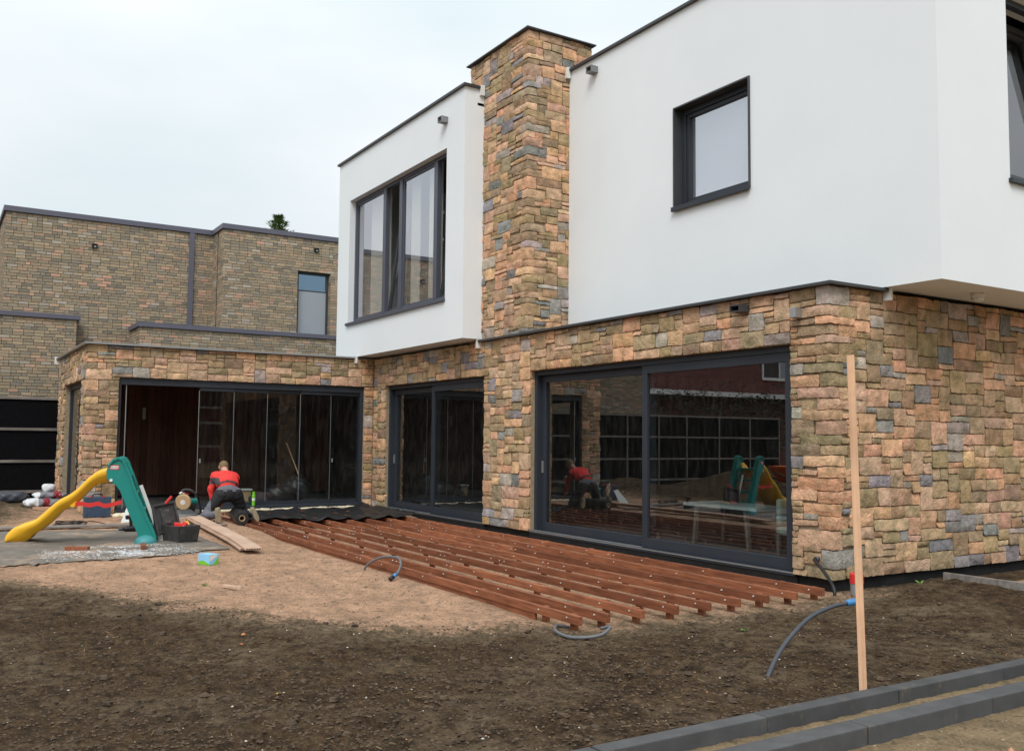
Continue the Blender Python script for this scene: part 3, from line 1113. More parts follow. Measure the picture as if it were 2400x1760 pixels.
def spout(x, y, z, m, w=0.145, h=0.105, d=0.14):
    s = MB()
    s.box(x - w / 2, x + w / 2, y - d, y, z - h / 2, z - h / 2 + 0.012).box(x - w / 2, x + w / 2, y - d, y, z + h / 2 - 0.012, z + h / 2)
    s.box(x - w / 2, x - w / 2 + 0.012, y - d, y, z - h / 2 + 0.0121, z + h / 2 - 0.0121).box(x + w / 2 - 0.012, x + w / 2, y - d, y, z - h / 2 + 0.0121, z + h / 2 - 0.0121)
    o = s.build('roof_spout', m, house)
    MB().box(x - w / 2 + 0.013, x + w / 2 - 0.013, y - 0.02, y - 0.002, z - h / 2 + 0.013, z + h / 2 - 0.013).build('spout_hole', M['black'], o)


spout(-5.25, WY, 7.53, M['darkzinc'])
spout(-8.1, BY, 7.30, M['darkzinc'])
spout(-1.23, 0.0, 3.12, M['capdark'], 0.16, 0.08, 0.16)
lamp = MB().box(-0.45, -0.37, -0.11, -0.01, 2.93, 3.04).build('wall_lamp', M['alu'], house, bevel=0.004)
lf = MB()
lf.tube([(0.40, 2.05, ZT + 0.043), (0.40, 2.05, ZT - 0.02)], 0.075, 20).tube([(0.40, 2.05, ZT - 0.02), (0.40, 2.05, ZT - 0.045), (0.40, 2.05, ZT - 0.06)], [0.07, 0.06, 0.03], 20)
lf.build('soffit_lamp', M['whiteplastic'], house, smooth=True)


# small square window with a deep dark lining
def frame_rect(mb, axis_, p, a0, a1, z0, z1, w, d):
    """rectangular frame lying in plane axis_ = p, member width w, depth d"""
    def bx(u0, u1, w0, w1):
        if axis_ == 'y':
            mb.box(u0, u1, p, p + d, w0, w1)
        else:
            mb.box(p - d, p, u0, u1, w0, w1)
    bx(a0, a1, z0, z0 + w)
    bx(a0, a1, z1 - w, z1)
    bx(a0, a0 + w, z0 + w, z1 - w)
    bx(a1 - w, a1, z0 + w, z1 - w)


sw = MB()
frame_rect(sw, 'y', WY - 0.025, WN[0], WN[1], WN[2], WN[3], 0.022, 0.24)
win = sw.build('square_window', M['capdark'], house)
s2 = MB()
frame_rect(s2, 'y', WY + 0.13, WN[0] + 0.023, WN[1] - 0.023, WN[2] + 0.023, WN[3] - 0.023, 0.075, 0.08)
s2.build('frame', M['frame'], win, bevel=0.004)
s3 = MB()
frame_rect(s3, 'y', WY + 0.155, WN[0] + 0.10, WN[1] - 0.10, WN[2] + 0.10, WN[3] - 0.10, 0.055, 0.07)
s3.build('sash', M['frame'], win, bevel=0.004)
MB().box(WN[0] + 0.15, WN[1] - 0.15, WY + 0.185, WY + 0.195, WN[2] + 0.15, WN[3] - 0.15).build('pane', M['glass_coated'], win)
MB().box(WN[0] - 0.01, WN[1] + 0.01, WY - 0.06, WY - 0.028, WN[2] - 0.035, WN[2] + 0.03).build('sill', M['frame'], win, bevel=0.004)
MB().box(WN[0] + 0.05, WN[1] - 0.05, WY + 0.26, WY + 0.27, WN[2] - 0.1, WN[3] + 0.05).build('blind', M['paleblind'], win)

# wide window in the bay: two fixed lights and two tilted narrow ones
bwm = MB()
frame_rect(bwm, 'y', BY + 0.13, BW[0] + 0.002, BW[1] - 0.002, BW[2] + 0.03, BW[3] - 0.002, 0.07, 0.08)
SPL = [BW[0] + 0.07, -11.02, -10.24, -8.72, BW[1] - 0.07]
mw = 0.07
for x in SPL[1:-1]:
    bwm.box(x - mw, x + mw, BY + 0.125, BY + 0.215, BW[2] + 0.10, BW[3] - 0.072)
bwin = bwm.build('bay_window', M['frame_skylit'], house, bevel=0.004)
MB().box(BW[0] - 0.05, BW[1] + 0.01, BY - 0.05, BY + 0.128, BW[2] - 0.03, BW[2] + 0.028).build('sill', M['frame_skylit'], bwin, bevel=0.004)
lights = [(SPL[0], SPL[1] - mw), (SPL[1] + mw, SPL[2] - mw), (SPL[2] + mw, SPL[3] - mw), (SPL[3] + mw, SPL[4])]
for k, (a, b) in enumerate(lights):
    z0, z1 = BW[2] + 0.10, BW[3] - 0.072
    if k in (0, 2):
        f_ = MB()
        frame_rect(f_, 'y', BY + 0.15, a, b, z0, z1, 0.045, 0.05)
        f_.build('sash', M['frame_skylit'], bwin)
        MB().box(a + 0.045, b - 0.045, BY + 0.17, BY + 0.18, z0 + 0.045, z1 - 0.045).build('pane', M['glass_coated'], bwin)
    else:
        f_ = MB()
        frame_rect(f_, 'y', 0, a - 0.02, b + 0.02, 0, z1 - z0, 0.06, 0.06)
        o = f_.build('tilted_sash', M['capdark'], bwin)
        ang = math.radians(7)
        o.rotation_euler = (-ang, 0, 0)
        hh = (z1 - z0) / 2
        o.location = Vector(((a + b) / 2, BY + 0.24 + math.sin(ang) * hh, z0 + hh * math.cos(ang))) - world_loc(bwin)
        p_ = MB().box(a + 0.04, b - 0.04, 0, 0.01, 0.06, z1 - z0 - 0.06).build('pane', M['glass_clear'], bwin)
        p_.rotation_euler = (-ang, 0, 0)
        p_.location = o.location
        for zz in (0.42, 0.62):
            MB().box(a + 0.01, a + 0.05, BY + 0.235, BY + 0.25, z0 + (z1 - z0) * zz, z0 + (z1 - z0) * zz + 0.05).build('hinge', M['alu'], bwin)
for x0, x1 in ((-12.15, -11.12), (-10.12, -9.75), (-9.35, -8.82)):
    cu_ = MB()
    n = 60
    P = []
    for i in range(n + 1):
        x = x0 + (x1 - x0) * i / n
        P.append((x, BY + 0.33 + 0.03 * math.sin(i * 1.15), 0))
    V = [(p[0], p[1], z) for p in P for z in (BW[2] - 0.3, BW[3] + 0.15)]
    V += [(p[0], p[1] + 0.006, z) for p in P for z in (BW[2] - 0.3, BW[3] + 0.15)]
    k = 2 * (n + 1)
    F = [(2 * i, 2 * i + 2, 2 * i + 3, 2 * i + 1) for i in range(n)] + [(k + 2 * i + 1, k + 2 * i + 3, k + 2 * i + 2, k + 2 * i) for i in range(n)]
    cu_.add(V, F)
    cu_.build('curtain', M['curtain'], bwin, smooth=True)

# window on the cantilevered side
sdw = MB()
frame_rect(sdw, 'x', WX1 - 0.10, RW[0], RW[1], RW[2], RW[3], 0.07, 0.08)
swin = sdw.build('side_window', M['frame'], house)
MB().box(WX1 - 0.08, WX1 + 0.05, RW[0] - 0.03, RW[1] + 0.03, RW[2] - 0.05, RW[2] + 0.0).build('sill', M['frame'], swin, bevel=0.004)
f_ = MB()
frame_rect(f_, 'x', 0, RW[0] + 0.07, RW[1] - 0.07, 0, RW[3] - RW[2] - 0.14, 0.07, 0.06)
o = f_.build('tilted_sash', M['capdark'], swin)
o.rotation_euler = (0, -math.radians(6), 0)
o.location = Vector((WX1 - 0.32, (RW[0] + RW[1]) / 2, (RW[2] + RW[3]) / 2)) - world_loc(swin)
o = MB().box(0, 0.01, RW[0] + 0.14, RW[1] - 0.14, 0, RW[3] - RW[2] - 0.28).build('pane', M['glass'], swin)
o.rotation_euler = (0, -math.radians(6), 0)
o.location = Vector((WX1 - 0.32, (RW[0] + RW[1]) / 2, (RW[2] + RW[3]) / 2)) - world_loc(swin)
for zz in (5.1, 5.9, 6.4):
    MB().box(WX1 - 0.19, WX1 - 0.165, RW[0] + 0.07, RW[0] + 0.10, zz, zz + 0.06).build('hinge', M['alu'], swin)


# sliding doors
def sliding_door(a0, a1, mid, fy=0.10):
    z0, z1 = DZ0, DZ1
    m_ = MB()
    m_.box(a0, a1, fy, fy + 0.17, z1 - 0.075, z1 - 0.003).box(a0, a0 + 0.07, fy, fy + 0.17, z0 + 0.05, z1 - 0.075).box(a1 - 0.07, a1, fy, fy + 0.17, z0 + 0.05, z1 - 0.075)
    d = m_.build('sliding_door', M['frame'], house, bevel=0.003)
    MB().box(a0 - 0.02, a1 + 0.02, fy - 0.075, fy + 0.18, z0 + 0.005, z0 + 0.049).build('threshold', M['frame'], d, bevel=0.004)
    MB().box(a0 - 0.02, a1 + 0.02, fy - 0.082, fy - 0.0755, z0 + 0.034, z0 + 0.047).build('drip_edge', M['alu'], d)
    MB().box(a0 - 0.03, a1 + 0.04, fy - 0.065, fy + 0.1, z0 - 0.16, z0 + 0.003).build('foot_strip', M['black'], d)
    MB().box(a0 + 0.01, mid - 0.02, fy - 0.04, fy + 0.002, z0 + 0.0495, z0 + 0.058).build('track', M['alu'], d)
    for x0, x1, yy in ((a0 + 0.07, mid + 0.07, fy + 0.095), (mid - 0.055, a1 - 0.07, fy + 0.015)):
        f_ = MB()
        w = 0.105
        f_.box(x0, x1, yy, yy + 0.06, z0 + 0.051, z0 + 0.051 + 0.13).box(x0, x1, yy, yy + 0.06, z1 - 0.076 - 0.11, z1 - 0.077)
        f_.box(x0, x0 + w, yy, yy + 0.06, z0 + 0.181, z1 - 0.186).box(x1 - w, x1, yy, yy + 0.06, z0 + 0.181, z1 - 0.186)
        f_.build('sash', M['frame'], d, bevel=0.004)
        MB().box(x0 + w - 0.01, x1 - w + 0.01, yy + 0.026, yy + 0.036, z0 + 0.172, z1 - 0.178).build('pane', M['glass'], d)
    MB().box(a0 + 0.10, a0 + 0.125, fy + 0.07, fy + 0.094, 1.05, 1.24).build('handle', M['alu'], d)
    return d


sliding_door(SD[0], SD[1], -9.42)
sliding_door(BD[0], BD[1], -3.17)

# rooms behind the glass
MB().box(-12.0, -0.36, 0.37, 8.69, 0.06, 0.112).build('room_floor', M['floor_int'], house)
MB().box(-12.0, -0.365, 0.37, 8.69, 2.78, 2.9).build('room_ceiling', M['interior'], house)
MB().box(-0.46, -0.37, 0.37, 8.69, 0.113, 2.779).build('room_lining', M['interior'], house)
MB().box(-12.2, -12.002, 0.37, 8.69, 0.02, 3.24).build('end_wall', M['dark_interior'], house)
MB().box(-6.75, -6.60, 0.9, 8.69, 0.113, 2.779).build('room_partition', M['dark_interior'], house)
MB().box(-13.0, 0.4, 0.37 + WY, 8.6, 3.30, 3.34).build('upper_floor', M['floor_int'], house)
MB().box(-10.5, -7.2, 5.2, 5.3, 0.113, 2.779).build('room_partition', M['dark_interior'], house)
emit_stones({facade, gable, chim}, 300)


# ------------------------------------------------------------------ stone annex with the glass sliding wall
AX, AY0, AY1, AXB = -12.0, -5.65, -0.0, -16.4
OY = (-5.10, -0.20)            # opening in the front
OZ = 2.66
SX = (-15.35, -12.80)          # opening in the side
annex = thing('garden_room', (-14.2, -2.8, 0), 'stone clad garden room with a frameless sliding glass wall', 'garden room')
aw = MB()
aw.box(AX - 0.35, AX - 0.034, AY0 + 0.034, OY[0], -0.1, ZT - 0.01).box(AX - 0.35, AX - 0.034, OY[1], AY1 + 0.3, -0.1, ZT - 0.01)
aw.box(AX - 0.35, AX - 0.034, OY[0], OY[1], OZ, ZT - 0.01)
awall = aw.build('front_wall', M['mortar'], annex)
asd = MB()
asd.box(SX[1], AX - 0.351, AY0 + 0.034, AY0 + 0.35, -0.1, ZT - 0.012).box(AXB, SX[0], AY0 + 0.034, AY0 + 0.35, -0.1, ZT - 0.012)
asd.box(SX[0], SX[1], AY0 + 0.034, AY0 + 0.35, 2.62, ZT - 0.012)
aside = asd.build('side_wall', M['mortar'], annex)
stone_wall(awall, (AX, AY0), uy=(0, AX - AXB), ux=(0, AY1 - AY0), z0=0.02, z1=ZT,
           holes_x=[(OY[0] - AY0, OY[1] - AY0, -1, OZ)], holes_y=[(AX - SX[1], AX - SX[0], -1, 2.62)])
emit_stones({awall}, 290)
MB().box(AXB, SX[0], AY0 + 0.352, AY0 + 0.40, 0, 2.6).build('inner_pier', M['mortar'], annex)
at_ = MB()
at_.box(AX, AX + 0.075, AY0 - 0.075, -0.42, ZT, ZT + 0.032).box(AXB, AX, AY0 - 0.075, AY0, ZT, ZT + 0.032).box(AXB, AX, AY0, 8.0, ZT, ZT + 0.02)
at_.build('stone_trim', M['alu'], annex)
MB().box(AXB - 0.05, AXB - 0.001, AY0 - 0.10, AY0 + 0.02, ZT - 0.11, ZT + 0.06).build('trim_end', M['whiteplastic'], annex)
MB().box(AX - 0.02, AX + 0.095, -0.46, -0.422, ZT - 0.10, ZT + 0.05).build('trim_end', M['whiteplastic'], annex)
MB().box(AXB, AX - 0.36, AY0 + 0.36, 3.0, 0.02, 0.16).build('room_floor', M['floor_int'], annex)
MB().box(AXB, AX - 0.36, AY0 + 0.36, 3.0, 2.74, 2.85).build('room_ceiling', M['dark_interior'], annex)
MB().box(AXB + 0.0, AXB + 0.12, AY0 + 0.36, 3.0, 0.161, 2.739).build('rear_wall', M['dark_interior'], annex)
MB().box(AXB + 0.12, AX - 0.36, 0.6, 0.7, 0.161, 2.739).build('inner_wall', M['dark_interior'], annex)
# vertical cladding boards of the rear wall, one by one
y = AY0 + 0.42
pw = 0.146
while y < 0.55:
    MB().box(AXB + 0.121, AXB + 0.143 + random.uniform(0, 0.004), y + 0.004, y + pw - 0.004, 0.22, 2.738).build('cladding_board', M['planks'], annex)
    y += pw
MB().box(AXB + 0.121, AXB + 0.16, AY0 + 0.37, 0.58, 0.162, 0.215).build('skirting', M['black'], annex)
MB().box(AXB + 0.145, AXB + 0.21, -3.9, -3.83, 1.95, 2.22).build('wall_light', M['alu'], annex)
MB().box(AXB + 0.148, AXB + 0.18, -0.95, -0.05, 0.22, 2.35).build('inner_door', M['dark_interior'], annex)
MB().box(AXB + 0.181, AXB + 0.21, -0.82, -0.79, 1.05, 1.33).build('door_handle', M['alu'], annex)
# head rail, sill, jambs
hr = MB()
hr.box(AX - 0.22, AX - 0.06, OY[0] + 0.002, OY[1] - 0.002, OZ - 0.13, OZ - 0.003)
hr.box(AX - 0.22, AX - 0.06, OY[1] - 0.08, OY[1] - 0.002, 0.22, OZ - 0.13).box(AX - 0.22, AX - 0.06, OY[0] + 0.002, OY[0] + 0.05, 0.22, OZ - 0.13)
hr.build('head_rail', M['frame'], annex)
MB().box(AX - 0.3, AX + 0.10, OY[0] + 0.002, OY[1] - 0.002, 0.10, 0.215).build('sill', M['frame'], annex, bevel=0.004)
PE = [-3.62, -2.94, -2.26, -1.58, -0.91, -0.29]
for k, (a, b) in enumerate(zip(PE[:-1], PE[1:])):
    xo = AX - 0.10 - 0.016 * (k % 3)
    p = MB().box(xo - 0.005, xo + 0.005, a + 0.006, b - 0.006, 0.285, OZ - 0.20).build('glass_panel', M['glass_clear'], annex)
    r_ = MB()
    r_.box(xo - 0.012, xo + 0.012, a + 0.003, b - 0.003, 0.216, 0.284).box(xo - 0.012, xo + 0.012, a + 0.003, b - 0.003, OZ - 0.199, OZ - 0.131)
    r_.build('panel_rail', M['frame'], p)
    e_ = MB().box(xo - 0.007, xo + 0.007, a - 0.004, a + 0.0055, 0.285, OZ - 0.20).build('panel_edge', M['alu'], p)
    if k in (0, 4):
        MB().box(xo + 0.0055, xo + 0.03, a + 0.03, a + 0.06, 1.06, 1.14).build('panel_knob', M['alu'], p)
e_ = MB().box(AX - 0.13, AX - 0.115, -4.96, -4.945, 0.216, OZ - 0.131).build('open_panel_edge', M['alu'], annex)
MB().box(AX - 0.118, AX - 0.10, -4.98, -4.93, 1.05, 1.15).build('lock', M['alu'], annex)
# side glazing
sg_ = MB()
frame_rect(sg_, 'y', AY0 + 0.12, SX[0] + 0.002, SX[1] - 0.002, 0.12, 2.617, 0.09, 0.08)
sgl = sg_.build('side_frame', M['frame'], annex)
MB().box(SX[0] + 0.09, SX[1] - 0.09, AY0 + 0.15, AY0 + 0.16, 0.21, 2.52).build('pane', M['glass_clear'], sgl)
fo = MB()
V, F = surface_nets(lambda P: np.minimum.reduce([sd_capsule(P, (AX + 0.14, -5.0 + i * 0.2, 0.135), (AX + 0.14, -4.85 + i * 0.2, 0.135), 0.03 + 0.008 * math.sin(i * 2.1), 0.03) for i in range(25)]),
                    (AX + 0.08, -5.1, 0.07), (AX + 0.2, -0.1, 0.2), 0.02)
fo.add(V, F)
fo.build('foam_seal', M['foam'], annex, smooth=True)


# ------------------------------------------------------------------ brick house next door
nb = thing('brick_house', (-19.5, -3.0, 0), 'flat roofed pale brown brick house behind the garden room', 'house')
BR = []
BPAL = [((0.325, 0.258, 0.176), 32), ((0.285, 0.240, 0.175), 24), ((0.370, 0.290, 0.195), 16), ((0.235, 0.205, 0.162), 12), ((0.43, 0.295, 0.205), 9), ((0.385, 0.335, 0.27), 6), ((0.50, 0.30, 0.215), 2)]
CH, BL, JT = 0.0735, 0.222, 0.010


def brick_wall(kind, p, a0, a1, z0, z1, holes=(), shown=True):
    """kind 'x': plane x = p facing +x, bricks along y; kind 'y': plane y = p facing -y, bricks along x"""
    z = z1 - CH
    row = 0
    while z > z0 - 0.001:
        a = a0
        first = True
        while a < a1 - 0.01:
            L_ = random.choice((BL, BL, BL, BL, BL * 0.5)) if not first else random.choice((BL * 0.25, BL * 0.5, BL * 0.75, BL))
            first = False
            b = min(a + L_, a1)
            if a1 - b < 0.05:
                b = a1
            for h in holes:
                if h[2] < z + CH / 2 < h[3]:
                    if a < h[0] < b:
                        b = h[0]
                    elif a < h[1] < b and a >= h[0] - 1e-6:
                        b = h[1]
            mid = (a + b) / 2
            if b - a > 0.02 and not any(h[0] < mid < h[1] and h[2] < z + CH / 2 < h[3] for h in holes):
                u0, u1 = a + (0 if a == a0 else JT / 2), b - (0 if b == a1 else JT / 2)
                pr = 0.010 + random.uniform(0, 0.004)
                c = random.choices([q[0] for q in BPAL], [q[1] for q in BPAL])[0]
                k = random.uniform(0.85, 1.15)
                c = tuple(q * k for q in c)
                zz = z + random.uniform(-0.002, 0.002)
                bx = (p, p + pr, u0, u1, zz, zz + CH - JT) if kind == 'x' else (u0, u1, p - pr, p, zz, zz + CH - JT)
                ctr = Vector(((bx[0] + bx[1]) / 2, (bx[2] + bx[3]) / 2, z))
                BR.append(((ctr - CAM).length if shown else 99, bx, c))
            a = b
        z -= CH
        row += 1


NX0, NX1, NX2, NX3 = -18.5, -17.46, -17.2, -17.9
NZ = 6.90
core = MB()
core.box(-26, NX0, -6.71, 3.0, 0, NZ).box(NX0, NX1, -1.84, 0.13, 4.2, NZ).box(NX0, NX1, 1.05, 3.0, 4.2, NZ).box(NX0, NX1, 0.13, 1.05, 6.03, NZ).box(NX0, NX1 - 0.3, 0.13, 1.05, 4.2, 6.03)
core.box(NX0, NX2, -3.84, 3.0, 0, 4.20).box(NX0, NX3, -12.0, -5.16, 0, 4.33)
core.build('wall', M['brickjoint'], nb)
brick_wall('x', NX0, -6.71, -1.84, 3.2, NZ)
brick_wall('x', NX1, -1.84, 1.9, 4.2, NZ, [(0.13, 1.05, 4.2, 6.03)])
brick_wall('x', NX2, -3.84, 1.9, 2.9, 4.20)
brick_wall('x', NX3, -12.0, -5.16, 2.2, 4.33)
brick_wall('y', -6.71, -26.0, NX0, 2.2, NZ, shown=False)
brick_wall('y', -1.84, NX0, NX1, 4.2, NZ)
brick_wall('y', -3.84, NX0, NX2, 3.1, 4.20)
for yy in (1.05,):
    brick_wall('y', yy, NX1 - 0.28, NX1, 4.2, 6.0)
BR.sort(key=lambda b: b[0])
rest = MB()
for k, (d, bx, c) in enumerate(BR):
    if k < 300:
        mb = MB()
        mb.box(*bx, col=c)
        mb.build('brick', M['brick'], nb, colors=True)
    else:
        rest.box(*bx, col=c)
tag(rest.build('brickwork', M['brick'], nb, colors=True), None, None, None, 'stuff')
cp = MB()
cp.box(-26.1, NX0 + 0.06, -6.77, -1.90, NZ, NZ + 0.13)
cp.build('coping', M['capbrick'], nb, bevel=0.004)
MB().box(NX0 - 0.3, NX1 + 0.06, -1.899, 3.05, NZ + 0.001, NZ + 0.131).build('coping', M['capbrick'], nb, bevel=0.004)
MB().box(NX0 + 0.061, NX2 + 0.06, -3.90, 3.05, 4.20, 4.31).build('coping', M['capbrick'], nb, bevel=0.004)
MB().box(NX0 + 0.013, NX3 + 0.06, -12.0, -5.08, 4.33, 4.44).build('coping', M['capbrick'], nb, bevel=0.004)
MB().box(NX0 + 0.012, NX0 + 0.07, -2.47, -2.35, 4.3, NZ - 0.005).build('downpipe', M['capbrick'], nb)
MB().box(NX0 + 0.50, NX0 + 0.53, -1.858, -1.838, 4.3, NZ - 0.01).build('movement_joint', M['black'], nb)
for (x, y, z) in ((NX0, -4.75, 6.28), (NX1, 0.62, 6.62)):
    o = MB().box(x + 0.011, x + 0.07, y - 0.06, y + 0.06, z - 0.05, z + 0.05).build('roof_spout', M['black'], nb)
    MB().box(x + 0.0705, x + 0.076, y - 0.02, y + 0.03, z - 0.04, z - 0.01).build('spout_lip', M['alu'], o)
fw_ = MB()
frame_rect(fw_, 'x', NX1 - 0.12, 0.132, 1.048, 4.2, 6.025, 0.07, 0.1)
wn = fw_.build('window', M['capdark'], nb)
MB().box(NX1 - 0.17, NX1 - 0.165, 0.20, 0.98, 4.27, 5.955).build('pane', M['glass_sky_tint'], wn)
MB().box(NX1 - 0.16, NX1 - 0.15, 0.201, 0.979, 4.271, 5.50).build('blind', M['shade'], wn)
MB().box(NX1 - 0.162, NX1 - 0.145, 0.202, 0.978, 5.501, 5.53).build('blind_rail', M['capdark'], wn)

# tip of a conifer above the brick roof
ct = thing('conifer_tree', (-30.0, 3.55, 0), 'green tip of a conifer showing above the brick roof', 'tree')
MB().tube([(-30, 3.55, 0), (-30, 3.55, 6), (-30, 3.55, 10.2)], [0.2, 0.12, 0.02], 8).build('trunk', M['bark'], ct, smooth=True)
cr = MB()
for _ in range(4200):
    z = 10.42 - 3.6 * random.random() ** 1.4
    rmax = min(0.6, 0.12 + (10.42 - z) * 0.8)
    r = rmax * random.random() ** 0.5 * (0.75 + 0.35 * math.sin(z * 17 + 0))
    a = random.random() * 6.28
    r *= 0.8 + 0.3 * math.sin(a * 5 + z * 3)
    p = Vector((-30 + r * math.cos(a), 3.55 + r * math.sin(a), z + 0.15 * r))
    d = Vector((math.cos(a), math.sin(a), random.uniform(0.1, 0.9))).normalized()
    w = d.cross(Vector((random.uniform(-1, 1), random.uniform(-1, 1), 1))).normalized() * random.uniform(0.015, 0.03)
    l_ = d * random.uniform(0.10, 0.22)
    cr.add([p - w, p + w, p + l_], [(0, 1, 2)])
cr.build('crown', M['conifer'], ct)

# ------------------------------------------------------------------ dark garden fence with battens
FX = -17.15
fence = thing('garden_fence', (FX, -11.0, 0.1), 'black membrane fence on weathered wooden battens', 'fence')
fp = [-4.70, -7.69, -9.18, -10.67, -12.16, -13.39, -14.88, -16.37, -17.85]
zs = [0.30, 0.98, 1.70, 2.40]
for a, b in zip(fp[:-1], fp[1:]):
    MB().box(FX - 0.02, FX - 0.01, b + 0.003, a - 0.003, 0.05, 2.42).build('membrane_panel', M['mesh_cloth'], fence)
    for z in zs:
        MB().box(FX - 0.008, FX + 0.025, b + 0.027, a - 0.027, z - 0.03, z + 0.03).build('batten', M['oldwood'], fence)
for y in fp:
    MB().box(FX - 0.009, FX + 0.03, y - 0.025, y + 0.025, 0.0, 2.46).build('post', M['oldwood'], fence)

# red brick house on the far side, seen only as a reflection in the panes
def make_redbrick():
    m, t, N_, L, b = _mat('dark_red_brick')
    g = N_('ShaderNodeNewGeometry')
    sp = N_('ShaderNodeSeparateXYZ')
    L(g.outputs['Position'], sp.inputs[0])
    cm = N_('ShaderNodeCombineXYZ')
    L(sp.outputs['Y'], cm.inputs[0])
    L(sp.outputs['Z'], cm.inputs[1])
    br = N_('ShaderNodeTexBrick')
    br.inputs['Scale'].default_value = 1.0
    br.inputs['Brick Width'].default_value = 0.23
    br.inputs['Row Height'].default_value = 0.075
    br.inputs['Mortar Size'].default_value = 0.006
    br.inputs['Color1'].default_value = (0.10, 0.022, 0.020, 1)
    br.inputs['Color2'].default_value = (0.20, 0.060, 0.048, 1)
    br.inputs['Mortar'].default_value = (0.05, 0.04, 0.04, 1)
    L(cm.outputs[0], br.inputs['Vector'])
    L(br.outputs['Color'], b.inputs['Base Color'])
    b.inputs['Roughness'].default_value = 0.9
    return m


M['redbrick'] = make_redbrick()
rh = thing('red_brick_house', (-30, -26, 0), 'dark red brick house mirrored in the large sliding door', 'house')
MB().box(-38, -27.0, -46, -8.5, 0, 8.5).build('wall', M['redbrick'], rh)
MB().box(-27.0, -26.2, -46, -8.5, 3.72, 3.95).build('canopy', M['whiteplastic'], rh)
for y0, y1 in ((-20.3, -18.2), (-30, -27.5)):
    o = MB().box(-26.99, -26.93, y0, y1, 4.7, 6.6).build('window', M['whiteplastic'], rh)
    MB().box(-26.929, -26.92, y0 + 0.12, (y0 + y1) / 2 - 0.06, 4.85, 6.45).build('pane', M['shade'], o)
    MB().box(-26.929, -26.92, (y0 + y1) / 2 + 0.06, y1 - 0.12, 4.85, 6.45).build('pane', M['dark_interior'], o)
MB().box(-38.2, -26.8, -46.2, -8.3, 8.5, 8.7).build('roof', M['capdark'], rh)
th = thing('terrace_house', (31, 4, 0), 'brick house across the street, only mirrored in the glass wall', 'house')
MB().box(28.5, 38, -26, 32, 0, 5.2).build('wall', M['redbrick'], th)
MB().add([(28, -26.4, 5.2), (28, 32.4, 5.2), (33.5, 32.4, 7.6), (33.5, -26.4, 7.6), (39, -26.4, 5.2), (39, 32.4, 5.2)], [(0, 3, 2, 1), (3, 4, 5, 2), (0, 4, 3), (1, 2, 5), (0, 1, 5, 4)]).build('roof', M['capdark'], th)
for k in range(9):
    for z0 in (0.9, 3.3):
        o = MB().box(28.44, 28.49, -24 + k * 6, -21.6 + k * 6, z0, z0 + 1.6).build('window', M['whiteplastic'], th)
        MB().box(28.42, 28.435, -23.85 + k * 6, -21.75 + k * 6, z0 + .15, z0 + 1.45).build('pane', M['dark_interior'], o)
# hedge standing behind the fence
hd = thing('hedge', (-19.5, -16, 0), 'dark hedge behind the batten fence, mirrored in the panes', 'hedge')
hm = MB()
for _ in range(5200):
    y = random.uniform(-24, -12.4)
    x = -19.8 + random.gauss(0, 0.55)
    z = abs(random.gauss(0, 1.3)) + 1.2
    z = min(z, 3.6 + 0.3 * math.sin(y * 1.7))
    p = Vector((x, y, z))
    d = Vector((random.uniform(-1, 1), random.uniform(-1, 1), random.uniform(-.6, 1))).normalized() * 0.16
    w = d.cross(Vector((0.3, 0.4, 1))).normalized() * 0.06
    hm.add([p - w, p + d * 0.5 - w * 0.2 + w, p + d, p + w * 1.2], [(0, 1, 2, 3)])
hm.build('foliage', M['darkleaf'], hd)
st_ = MB()
for y in range(-24, -12, 2):
    st_.tube([(-19.8, y, 0), (-19.8, y + 0.1, 1.2), (-19.75, y, 2.4)], [0.06, 0.05, 0.03], 6)
st_.build('stems', M['bark'], hd)


